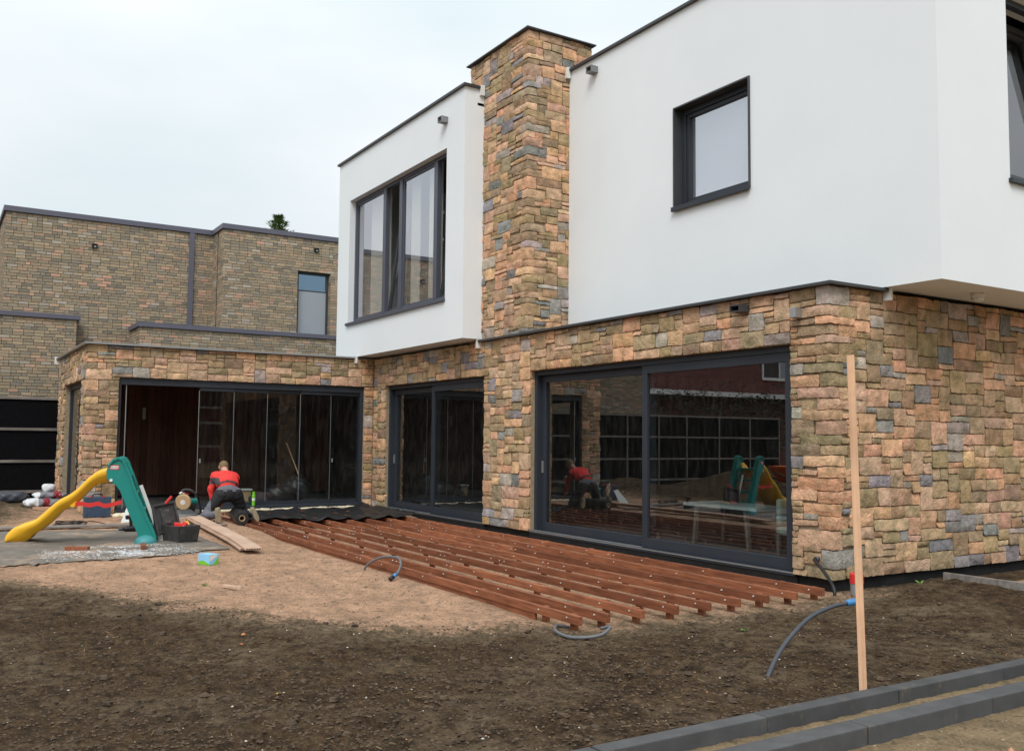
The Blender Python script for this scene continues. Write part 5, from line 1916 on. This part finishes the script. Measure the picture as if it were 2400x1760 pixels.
for yy in (-0.11, 0.0, 0.11):
    mb = MB()
    mb.add([tbx(.112, yy - .018, .02), tbx(.112, yy + .018, .02), tbx(.132, yy + .018, .19), tbx(.132, yy - .018, .19), tbx(.126, yy - .018, .02), tbx(.126, yy + .018, .02), tbx(.146, yy + .018, .19), tbx(.146, yy - .018, .19)],
           [(0, 1, 2, 3), (7, 6, 5, 4), (0, 4, 5, 1), (1, 5, 6, 2), (2, 6, 7, 3), (3, 7, 4, 0)])
    mb.build('rib', M['darkplastic'], tb)
mb = MB()
mb.add([tbx(.10, -.145, .17), tbx(.10, .145, .17), tbx(-.26, .145, .17), tbx(-.26, -.145, .17), tbx(.10, -.145, .19), tbx(.10, .145, .19), tbx(-.26, .145, .19), tbx(-.26, -.145, .19)],
       [(3, 2, 1, 0), (4, 5, 6, 7), (0, 1, 5, 4), (1, 2, 6, 5), (2, 3, 7, 6), (3, 0, 4, 7)])
mb.build('tray', M['red'], tb)
# lid, hinged at the long left side
lid = MB()
lc = Vector((-6.98, -5.25, tz + 0.30))
lid.obox(lc, (0.03, 0.34, 0.42), (0.16, -0.22, rz - 0.15))
lo = lid.build('lid', M['darkplastic'], tb, bevel=0.008)
for dy, dz, sy, sz in ((-.155, 0, .03, .42), (.155, 0, .03, .42), (0, .20, .28, .03), (0, -.18, .28, .03), (0, .02, .12, .20)):
    mb = MB()
    R3 = Matrix.Rotation(rz - 0.15, 3, 'Z') @ Matrix.Rotation(-0.22, 3, 'Y') @ Matrix.Rotation(0.16, 3, 'X')
    mb.obox(lc + R3 @ Vector((.032, dy, dz)), (.04 if sy != .12 else .015, sy, sz), (0.16, -0.22, rz - 0.15))
    mb.build('lid_rim', M['darkplastic'], lo)
mb = MB()
mb.obox((-6.96, -5.47, tz + 0.20), (.05, .13, .035), (0.05, 0, 0.3))
mb.build('catch', M['red'], lo, bevel=0.01)
mb = MB()
mb.bar((-6.98, -5.26, tz + 0.50), (-7.0, -5.17, tz + 0.60), 0.03, 0.03)
mb.build('clip', M['red'], lo, bevel=0.006)
# tools in it
t_ = thing('glue_gun', (-6.74, -5.02, tz + 0.2), 'bright red hand tool lying on top of the toolbox tray', 'hand tool')
mb = MB()
mb.obox(tbx(-.05, -.02, .225), (.17, .055, .05), (0, 0.1, rz + 0.6)).obox(tbx(-.02, .02, .225), (.06, .05, .08), (0, 0.5, rz + 0.6))
mb.build('body', M['red'], t_, bevel=0.008)
t_ = thing('hand_saw', (-6.78, -4.94, tz + 0.2), 'yellow handled saw lying across the toolbox rim', 'saw')
mb = MB()
mb.bar(tbx(-.05, .09, .225), tbx(-.20, .15, .245), .05, .028)
mb.build('handle', M['yellowtool'], t_, bevel=0.008)
mb = MB()
mb.bar(tbx(-.05, .09, .224), tbx(.02, -.02, .212), .035, .004)
mb.build('blade', M['steel'], t_)
t_ = thing('pliers', (-6.68, -4.97, tz + 0.19), 'small black handled pliers on the red tray', 'pliers')
mb = MB()
mb.bar(tbx(.06, .05, .205), tbx(-.02, .10, .215), .016, .012).bar(tbx(.06, .075, .205), tbx(-.02, .10, .215), .016, .012).bar(tbx(-.02, .10, .215), tbx(-.06, .12, .22), .02, .012)
mb.build('pliers_body', M['blackplastic'], t_)

# cordless drill standing on its motor housing
dr = thing('cordless_drill', (-8.45, -5.47, 0.12), 'black cordless drill standing upside down left of the teal ladder', 'drill')
dz_ = zat(-8.45, -5.47) + 0.012
mb = MB()
mb.tube([(-8.45, -5.54, dz_ + .05), (-8.45, -5.50, dz_ + .05), (-8.45, -5.40, dz_ + .05), (-8.45, -5.36, dz_ + .05)], [.03, .042, .045, .036], 14)
mb.build('motor_housing', M['blackplastic'], dr, smooth=True)
mb = MB()
mb.tube([(-8.45, -5.61, dz_ + .05), (-8.45, -5.60, dz_ + .05), (-8.45, -5.545, dz_ + .05), (-8.45, -5.54, dz_ + .05)], [.012, .024, .028, .02], 14)
mb.build('chuck', M['hosegrey'], dr, smooth=True)
mb = MB()
mb.obox((-8.45, -5.435, dz_ + .14), (.036, .045, .13), (0.12, 0, 0))
mb.build('grip', M['blackplastic'], dr, bevel=0.012)
mb = MB()
mb.obox((-8.45, -5.455, dz_ + .225), (.075, .115, .06), (0.12, 0, 0))
mb.build('battery', M['blackplastic'], dr, bevel=0.01)
mb = MB()
mb.obox((-8.41, -5.46, dz_ + .245), (.003, .05, .012), (0.12, 0, 0))
mb.build('badge', M['red'], dr)

# mitre saw
ms = thing('mitre_saw', (-10.05, -4.28, 0.12), 'mitre saw with a pale blade guard standing left of the kneeling worker', 'mitre saw')
mz = zat(-10.05, -4.28)
MB().tube([(-10.05, -4.25, mz + .08), (-10.05, -4.25, mz + .12)], .17, 24).build('turntable', M['alu'], ms)
mb = MB()
for sx_, sy_ in ((-.14, -.16), (.14, -.16), (-.14, .16), (.14, .16)):
    mb.obox((-10.05 + sx_, -4.25 + sy_, mz + .045), (.05, .05, .09))
mb.build('feet', M['alu'], ms)
MB().box(-10.18, -10.155, -4.48, -4.02, mz + .12, mz + .19).build('guide_fence', M['alu'], ms)
n = 28
c_ = Vector((-9.98, -4.34, mz + .33))
axd = Vector((.80, -.55, -.2)).normalized()
mb = MB()
mb.tube([c_ - axd * .03, c_ + axd * .0, c_ + axd * .012], [.135, .135, .125], 28)
mb.build('blade_guard', M['cardboard'], ms)
mb = MB()
mb.tube([c_ + axd * .0125, c_ + axd * .015], [.045, .045], 28)
mb.build('blade', M['steel'], ms)
mb = MB()
mb.bar((-10.2, -4.1, mz + .15), (-10.05, -4.25, mz + .38), .07, .06).bar((-10.05, -4.25, mz + .38), (-9.98, -4.30, mz + .45), .06, .05)
mb.build('arm', M['darkplastic'], ms, bevel=0.01)
mb = MB()
mb.tube([(-10.10, -4.28, mz + .34), (-10.13, -4.08, mz + .33)], [.055, .05], 14)
mb.build('motor', M['teal'], ms)
mb = MB()
mb.tube(curve([(-10.0, -4.33, mz + .47), (-9.98, -4.35, mz + .53), (-9.98, -4.24, mz + .535), (-10.0, -4.14, mz + .47), (-10.02, -4.12, mz + .42)], 5), .020, 10)
mb.build('handle', M['darkplastic'], ms, smooth=True)
mb = MB()
mb.tube([(-9.99, -4.40, mz + .47), (-9.99, -4.36, mz + .50), (-9.99, -4.32, mz + .47)], .018, 10)
mb.build('dust_outlet', M['whiteplastic'], ms, smooth=True)
mb = MB()
mb.bar((-9.99, -4.35, mz + .49), (-10.02, -4.24, mz + .46), .025, .02)
mb.build('trigger', M['red'], ms)
for k, (x, y, lb) in enumerate(((-9.72, -4.42, 'pale wood block left of the pair in front of the mitre saw'), (-9.70, -4.27, 'pale wood block right of the pair in front of the mitre saw'))):
    t_ = thing('wood_block', (x, y, 0.12), lb, 'wood block', 'pale blocks at the mitre saw')
    mb = MB()
    mb.obox((x, y, zat(x, y) + .04), (.12, .13, .085), (0, 0, .1))
    mb.build('block', M['composite'], t_, bevel=0.003)
wb_ = thing('work_light', (-10.45, -4.02, 0.12), 'black folded stand behind the mitre saw', 'stand')
mb = MB()
mb.bar((-10.5, -4.1, zat(-10.5, -4.1)), (-10.5, -3.96, .52), .03, .03).bar((-10.5, -3.88, zat(-10.5, -3.9)), (-10.5, -3.97, .50), .03, .03).bar((-10.5, -4.04, .25), (-10.5, -3.91, .25), .025, .12)
mb.build('frame', M['blackplastic'], wb_)

# composite boards
for k, (dz, off, lb) in enumerate(((0.0, (0.18, 0.0), 'lower pinkish composite deck board lying on the sand'), (0.028, (0.0, 0.02), 'upper pinkish composite deck board, lying on the other board'))):
    t_ = thing('deck_board', (-7.4, -4.45, 0.12), lb, 'deck board', 'composite deck boards')
    a_, b_ = Vector((-5.28 - off[0], -4.54 + off[1], 0)), Vector((-9.75, -4.22 + off[1], 0))
    V, F = [], []
    n = 24
    d = (b_ - a_).normalized()
    sdd = Vector((-d.y, d.x, 0))
    for i in range(n + 1):
        p = a_ + (b_ - a_) * i / n
        z = zat(p.x, p.y) * 0 + gz(p.x, p.y) + 0.03 + dz + 0.03 * (i / n)
        for w in (-.105, .105):
            for h in (0, .023):
                q = p + sdd * w
                V.append((q.x, q.y, z + h))
    for i in range(n):
        o_ = i * 4
        F += [(o_ + 1, o_ + 5, o_ + 7, o_ + 3), (o_, o_ + 2, o_ + 6, o_ + 4), (o_, o_ + 4, o_ + 5, o_ + 1), (o_ + 2, o_ + 3, o_ + 7, o_ + 6)]
    F += [(0, 1, 3, 2), (n * 4, n * 4 + 2, n * 4 + 3, n * 4 + 1)]
    mb = MB()
    mb.add(V, F)
    bo = mb.build('board', M['composite'], t_)
    hole = MB()
    for m2 in range(6):
        q = a_ + sdd * (-.080 + m2 * .032) - d * 0.001
        zz = gz(a_.x, a_.y) + 0.03 + dz
        hole.obox((q.x, q.y, zz + .0115), (.004, .020, .011), (0, 0, math.atan2(d.y, d.x)))
    hole.build('hollow_chambers', M['black'], bo)

t_ = thing('board_offcut', (-8.75, -4.1, 0.12), 'short greyish board lying on the sand below the worker', 'board')
mb = MB()
mb.bar((-8.60, -4.35, zat(-8.6, -4.35) + .025), (-8.92, -3.92, zat(-8.9, -3.95) + .025), .15, .022)
mb.build('board', M['oldwood'], t_, bevel=0.002)
t_ = thing('wood_stick', (-3.17, -5.34, 0.03), 'small pale wood stick lying alone on the sand', 'stick')
mb = MB()
mb.bar((-3.30, -5.42, zat(-3.3, -5.42) + .022), (-3.05, -5.30, zat(-3.05, -5.3) + .022), .034, .03)
mb.build('stick', M['composite'], t_, bevel=0.003)

# blue and green carton
bx_ = thing('carton', (-4.78, -5.2, 0.1), 'small light blue and green carton lying on the sand', 'box')
zb = zat(-4.78, -5.2)
R_ = 0.42
mb = MB()
mb.obox((-4.80, -5.20, zb + .065), (.20, .135, .125), (0, 0, R_))
mb.build('carton_body', M['lightblue'], bx_, bevel=0.003)
cx_, sx2 = math.cos(R_), math.sin(R_)


def bxl(x, y, z):
    return Vector((-4.80 + x * cx_ - y * sx2, -5.20 + x * sx2 + y * cx_, zb + .065 + z))


mb = MB()
mb.add([bxl(.1008, -.067, -.06), bxl(.1008, .067, -.06), bxl(.1008, .067, .03), bxl(.1008, .0, -.045)], [(0, 1, 2, 3)])
mb.add([bxl(-.099, -.0683, -.06), bxl(.099, -.0683, -.06), bxl(.099, -.0683, -.04), bxl(-.02, -.0683, -.01), bxl(-.099, -.0683, -.03)], [(0, 1, 2, 3, 4)])
mb.build('green_print', M['green'], bx_)
mb = MB()
mb.add([bxl(.1012, -.062, -.02), bxl(.1012, .04, .03), bxl(.1012, .04, .055), bxl(.1012, -.062, .055)], [(0, 1, 2, 3)])
mb.build('white_print', M['whiteplastic'], bx_)

# green spray can on the sill
sc_ = thing('spray_can', (-11.86, -2.56, 0.216), 'lime green spray can standing on the sill of the glass wall', 'spray can')
cz = 0.2155
MB().tube([(-11.95, -2.54, cz), (-11.95, -2.54, cz + .20), (-11.95, -2.54, cz + .215)], [.033, .033, .028], 18).build('can', M['green'], sc_, smooth=False)
MB().tube([(-11.95, -2.54, cz + .10), (-11.95, -2.54, cz + .15)], .0336, 18).build('can_label', M['whiteplastic'], sc_)
MB().tube([(-11.95, -2.54, cz + .2155), (-11.95, -2.54, cz + .275)], [.028, .027], 18).build('cap', M['green'], sc_)

# cement bags
def bag(x, y, z, lx, ly, h, rz, name_, label, m, red=None, white=None):
    t_ = thing('cement_bag', (x, y, z), label, 'bag', 'bags by the fence')
    def f(P):
        Q = P - np.array([x, y, z + h / 2])
        c, s = math.cos(rz), math.sin(rz)
        a = Q[:, 0] * c + Q[:, 1] * s
        b = -Q[:, 0] * s + Q[:, 1] * c
        k = 1 - 0.15 * np.abs(b / (ly / 2)) ** 3
        d = (np.abs(a / (lx / 2)) ** 3 + np.abs(b / (ly / 2)) ** 4 + np.abs(Q[:, 2] / (h / 2 * np.clip(k, .3, 1))) ** 2.6) ** (1 / 3) - 1
        return d * h * .5 + 0.008 * np.sin(P[:, 1] * 31 + P[:, 0] * 17) * np.sin(P[:, 2] * 37 + P[:, 0] * 13)
    r = max(lx, ly) / 2 + .05
    V, F = surface_nets(f, (x - r, y - r, z - .03), (x + r, y + r, z + h + .04), 0.02)
    mb = MB()
    mb.add(V, F)
    o = mb.build('sack', m, t_, smooth=True)
    me = o.data
    me.materials.append(M['bagred'])
    me.materials.append(M['bagwhite'])
    fc = np.array([V[list(q)].mean(0) for q in F])
    Q = fc - np.array([x, y, z])
    b = -Q[:, 0] * math.sin(rz) + Q[:, 1] * math.cos(rz)
    mi = np.zeros(len(F), np.int32)
    if red:
        mi[(b > red[0]) & (b < red[1]) & (np.sin(b * 90) * np.sin(Q[:, 2] * 60) > -0.75)] = 1
    if white:
        mi[(b > white[0]) & (b < white[1])] = 2
    me.polygons.foreach_set('material_index', mi)
    return t_


bz = zat(-13.75, -6.1)
bag(-13.70, -6.13, bz + .03, .40, .66, .19, 0.05, 'cement_bag', 'grey and white cement bag with red print, lowest of the pile by the fence', M['bag'], (-.02, .10), (-.40, -.10))
bag(-13.78, -6.00, bz + .20, .40, .60, .13, -0.06, 'cement_bag', 'grey cement bag with dark red lettering lying on another bag', M['bag'], (.05, .20), (-.40, -.18))
bag(-13.86, -6.02, bz + .31, .25, .24, .17, 0.1, 'cement_bag', 'crumpled small white bag on top of the cement bags', M['bagwhite'])
t_ = thing('timber_beam', (-13.4, -6.1, bz), 'pale timber beam under the cement bags', 'beam')
MB().obox((-13.42, -6.05, bz + .03), (.09, .55, .06), (0, 0, 0.03)).build('beam', M['pine'], t_, bevel=0.004)
bag(-14.6, -6.72, zat(-14.6, -6.7) + .02, .34, 0.85, .24, 0.0, 'cement_bag', 'long grey sack lying left of the cement bags', M['hosegrey'])

# cable coil and cable
cc = thing('power_cable', (-9.8, -6.1, 0.12), 'loose coil of black power cable behind the slide', 'cable')
pts = []
for k in range(90):
    a = k * 0.22
    r = 0.20 + 0.02 * math.sin(k * .37)
    x, y = -9.82 + r * 1.1 * math.cos(a), -6.10 + r * 1.15 * math.sin(a)
    pts.append((x, y, zat(x, y) + .012 + .0009 * k))
MB().tube(pts, .007, 6).build('coil', M['blackplastic'], cc, smooth=True)
pts = curve([(-9.85, -5.88, zat(-9.85, -5.88) + .06), (-10.0, -5.75, zat(-10, -5.75) + .07), (-9.95, -5.55, zat(-9.95, -5.55) + .02), (-9.6, -5.62, zat(-9.6, -5.6) + .02)], 8)
MB().tube(pts, .007, 6).build('cable_end', M['blackplastic'], cc, smooth=True)
pts = curve([(x, y, zat(x, y) + .012) for x, y in ((-9.7, -6.3), (-9.6, -6.7), (-9.8, -7.1), (-9.7, -7.8))], 8)
MB().tube(pts, .007, 6).build('cable_tail', M['blackplastic'], cc, smooth=True)

# old plank behind the slide, cream foam chunks, tilted pale board
t_ = thing('old_plank', (-9.7, -6.0, 0.12), 'long grey brown plank lying flat behind the slide', 'plank')
V = [Vector((-9.55, -7.9, 0)), Vector((-9.15, -4.9, 0))]
mb = MB()
mb.bar((-9.62, -7.9, zat(-9.6, -7.6) + .03), (-9.25, -4.95, zat(-9.25, -4.95) + .03), .20, .03)
mb.build('plank', M['oldwood'], t_, bevel=0.003)
for k, (x, y, s, lb) in enumerate(((-11.35, -5.10, 1.0, 'cream foam lump beside the blue tool case'), (-10.55, -4.42, .75, 'cream foam lump left of the mitre saw'), (-10.65, -3.98, .8, 'cream foam lump between mitre saw and worker'))):
    Vv, Ff = surface_nets(lambda P: smin(sd_ell(P, (x, y - .05 * s, .15), (.08 * s, .09 * s, .05 * s)), sd_ell(P, (x - .02, y + .06 * s, .14), (.07 * s, .08 * s, .06 * s)), .03) + .006 * np.sin(P[:, 0] * 60) * np.sin(P[:, 1] * 55),
                          (x - .18, y - .22, .05), (x + .18, y + .22, .26), 0.02)
    mb = MB()
    mb.add(Vv, Ff)
    o = mb.build('foam_lump', M['foam'], None, smooth=True)
    tag(o, lb, 'foam', 'cream foam lumps')
t_ = thing('pale_board', (-10.4, -5.2, 0.12), 'pale grey board leaning behind the teal slide ladder', 'board')
mb = MB()
mb.prism([(-10.35, -5.26, zat(-10.4, -5.2)), (-10.4, -5.02, zat(-10.4, -5.0)), (-10.6, -4.98, zat(-10.4, -5) + .30), (-10.6, -5.10, zat(-10.4, -5) + .32)], (-.012, 0, 0))
mb.build('board', M['panelwhite'], t_)
t_ = thing('white_batten', (-6.95, -5.45, 0.12), 'white plastic profile leaning against the back of the slide ladder', 'profile')
mb = MB()
mb.bar(sp3(-.17, .14, -.22), sp3(.115, .90, -.20), .045, .018, tuple(SNR))
mb.build('profile', M['whiteplastic'], t_)

# orange wheelbarrow behind the slide: seen mirrored in the big pane
ob = thing('orange_tub', (-9.0, -9.2, 0.1), 'orange plastic wheelbarrow tub mirrored in the big pane', 'tub')
mb = MB()
oz = zat(-9.0, -9.2) + 0.08
ringsz = [(.30, .22, .02), (.55, .36, .38), (.57, .38, .40), (.53, .34, .385), (.28, .20, .05)]
V, F = [], []
n = 28
for rx, ry, h in ringsz:
    for k in range(n):
        a = 2 * math.pi * k / n
        V.append((-9.0 + ry * abs(math.cos(a)) ** .7 * math.copysign(1, math.cos(a)), -9.25 + rx * abs(math.sin(a)) ** .7 * math.copysign(1, math.sin(a)), oz + .28 + h))
for i in range(4):
    for k in range(n):
        F.append((i * n + k, i * n + (k + 1) % n, (i + 1) * n + (k + 1) % n, (i + 1) * n + k))
F.append(tuple(range(n - 1, -1, -1)))
F.append(tuple(4 * n + k for k in range(n)))
mb.add(V, F)
mb.build('tub', M['orange'], ob, smooth=True)
mb = MB()
mb.tube([(-9.0, -9.85, oz + .16), (-9.0, -9.77, oz + .16)], .16, 20)
mb.build('wheel', M['blackplastic'], ob)
mb = MB()
for sx_ in (-.2, .2):
    mb.tube([(-9.0 + sx_ * .3, -9.85, oz + .16), (-9.0 + sx_, -9.3, oz + .28), (-9.0 + sx_ * 1.5, -8.4, oz + .55)], .018, 8).tube([(-9.0 + sx_, -9.0, oz + .28), (-9.0 + sx_, -8.85, oz)], .018, 8)
mb.build('frame', M['hosegrey'], ob, smooth=True)

# ------------------------------------------------------------------ rooms: a few things behind the panes
wt = thing('work_table', (-2.6, 1.35, 0.11), 'pale table top on dark trestles behind the large sliding door', 'table')
MB().box(-3.55, -2.15, 1.15, 1.85, .66, .70).build('top', M['panelwhite'], wt)
for x in (-3.4, -2.35):
    for y in (1.22, 1.78):
        MB().bar((x, y, .113), (x + (.06 if x < -3 else -.06), y, .66), .05, .05, (0, 1, 0)).build('leg', M['oldwood'], wt)
ch = thing('chair', (-1.35, 1.15, 0.11), 'pale green checked chair just inside the large sliding door', 'chair')
M['check'] = plain('pale_green_fabric', (0.40, 0.50, 0.44), 0.85, 0.15, 30, 0.1)
MB().box(-1.65, -1.15, .95, 1.45, .42, .52).build('seat', M['check'], ch, bevel=0.03)
MB().box(-1.65, -1.57, .95, 1.45, .53, .86).build('backrest', M['check'], ch, bevel=0.03)
for x in (-1.62, -1.2):
    for y in (.98, 1.42):
        MB().bar((x, y, .113), (x, y, .419), .04, .04, (0, 1, 0)).build('leg', M['oldwood'], ch)
kc = thing('kitchen_counter', (-8.9, 4.0, 0.11), 'white kitchen counter deep in the room behind the smaller sliding door', 'counter')
MB().box(-10.3, -7.4, 3.6, 4.4, .113, .98).build('cabinet', M['dark_interior'], kc)
MB().box(-10.35, -7.35, 3.55, 4.45, .981, 1.03).build('worktop', M['panelwhite'], kc)

# dark bags and a small box standing inside the garden room
gb = thing('rubbish_bags', (-12.9, -1.5, 0.16), 'heap of black plastic bags inside the garden room behind the glass', 'bags')
for k, (x, y, rx, ry, rz_) in enumerate(((-12.75, -1.75, .26, .34, .24), (-12.95, -1.30, .28, .30, .34), (-12.80, -2.15, .18, .24, .15))):
    V, F = surface_nets(lambda P: sd_ell(P, (x, y, .16 + rz_ * .8), (rx, ry, rz_)) + 0.018 * np.sin(P[:, 0] * 26 + 2 * np.sin(P[:, 2] * 14)) * np.sin(P[:, 1] * 23 + P[:, 2] * 19),
                        (x - rx - .06, y - ry - .06, .12), (x + rx + .06, y + ry + .06, .2 + rz_ * 2), 0.03)
    V[:, 2] = np.maximum(V[:, 2], 0.161)
    mb = MB()
    mb.add(V, F)
    mb.build('bag', M['foil'] if k < 2 else M['charcoal'], gb, smooth=True)
lb = thing('broom', (-13.0, -1.1, 0.16), 'pale broom stick leaning behind the bags in the garden room', 'broom')
MB().tube([(-12.75, -1.15, .30), (-13.3, -1.45, 1.45)], .014, 8).build('stick', M['pine'], lb, smooth=True)
MB().obox((-12.74, -1.14, .22), (.08, .32, .11)).build('brush', M['darkplastic'], lb)
sb = thing('small_box', (-12.9, -2.45, 0.16), 'small pale box on the floor of the garden room', 'box')
MB().box(-13.0, -12.8, -2.52, -2.34, .161, .47).build('carton', M['cardboard'], sb, bevel=0.004)
MB().box(-13.02, -12.78, -2.54, -2.32, .471, .50).build('lid', M['panelwhite'], sb)
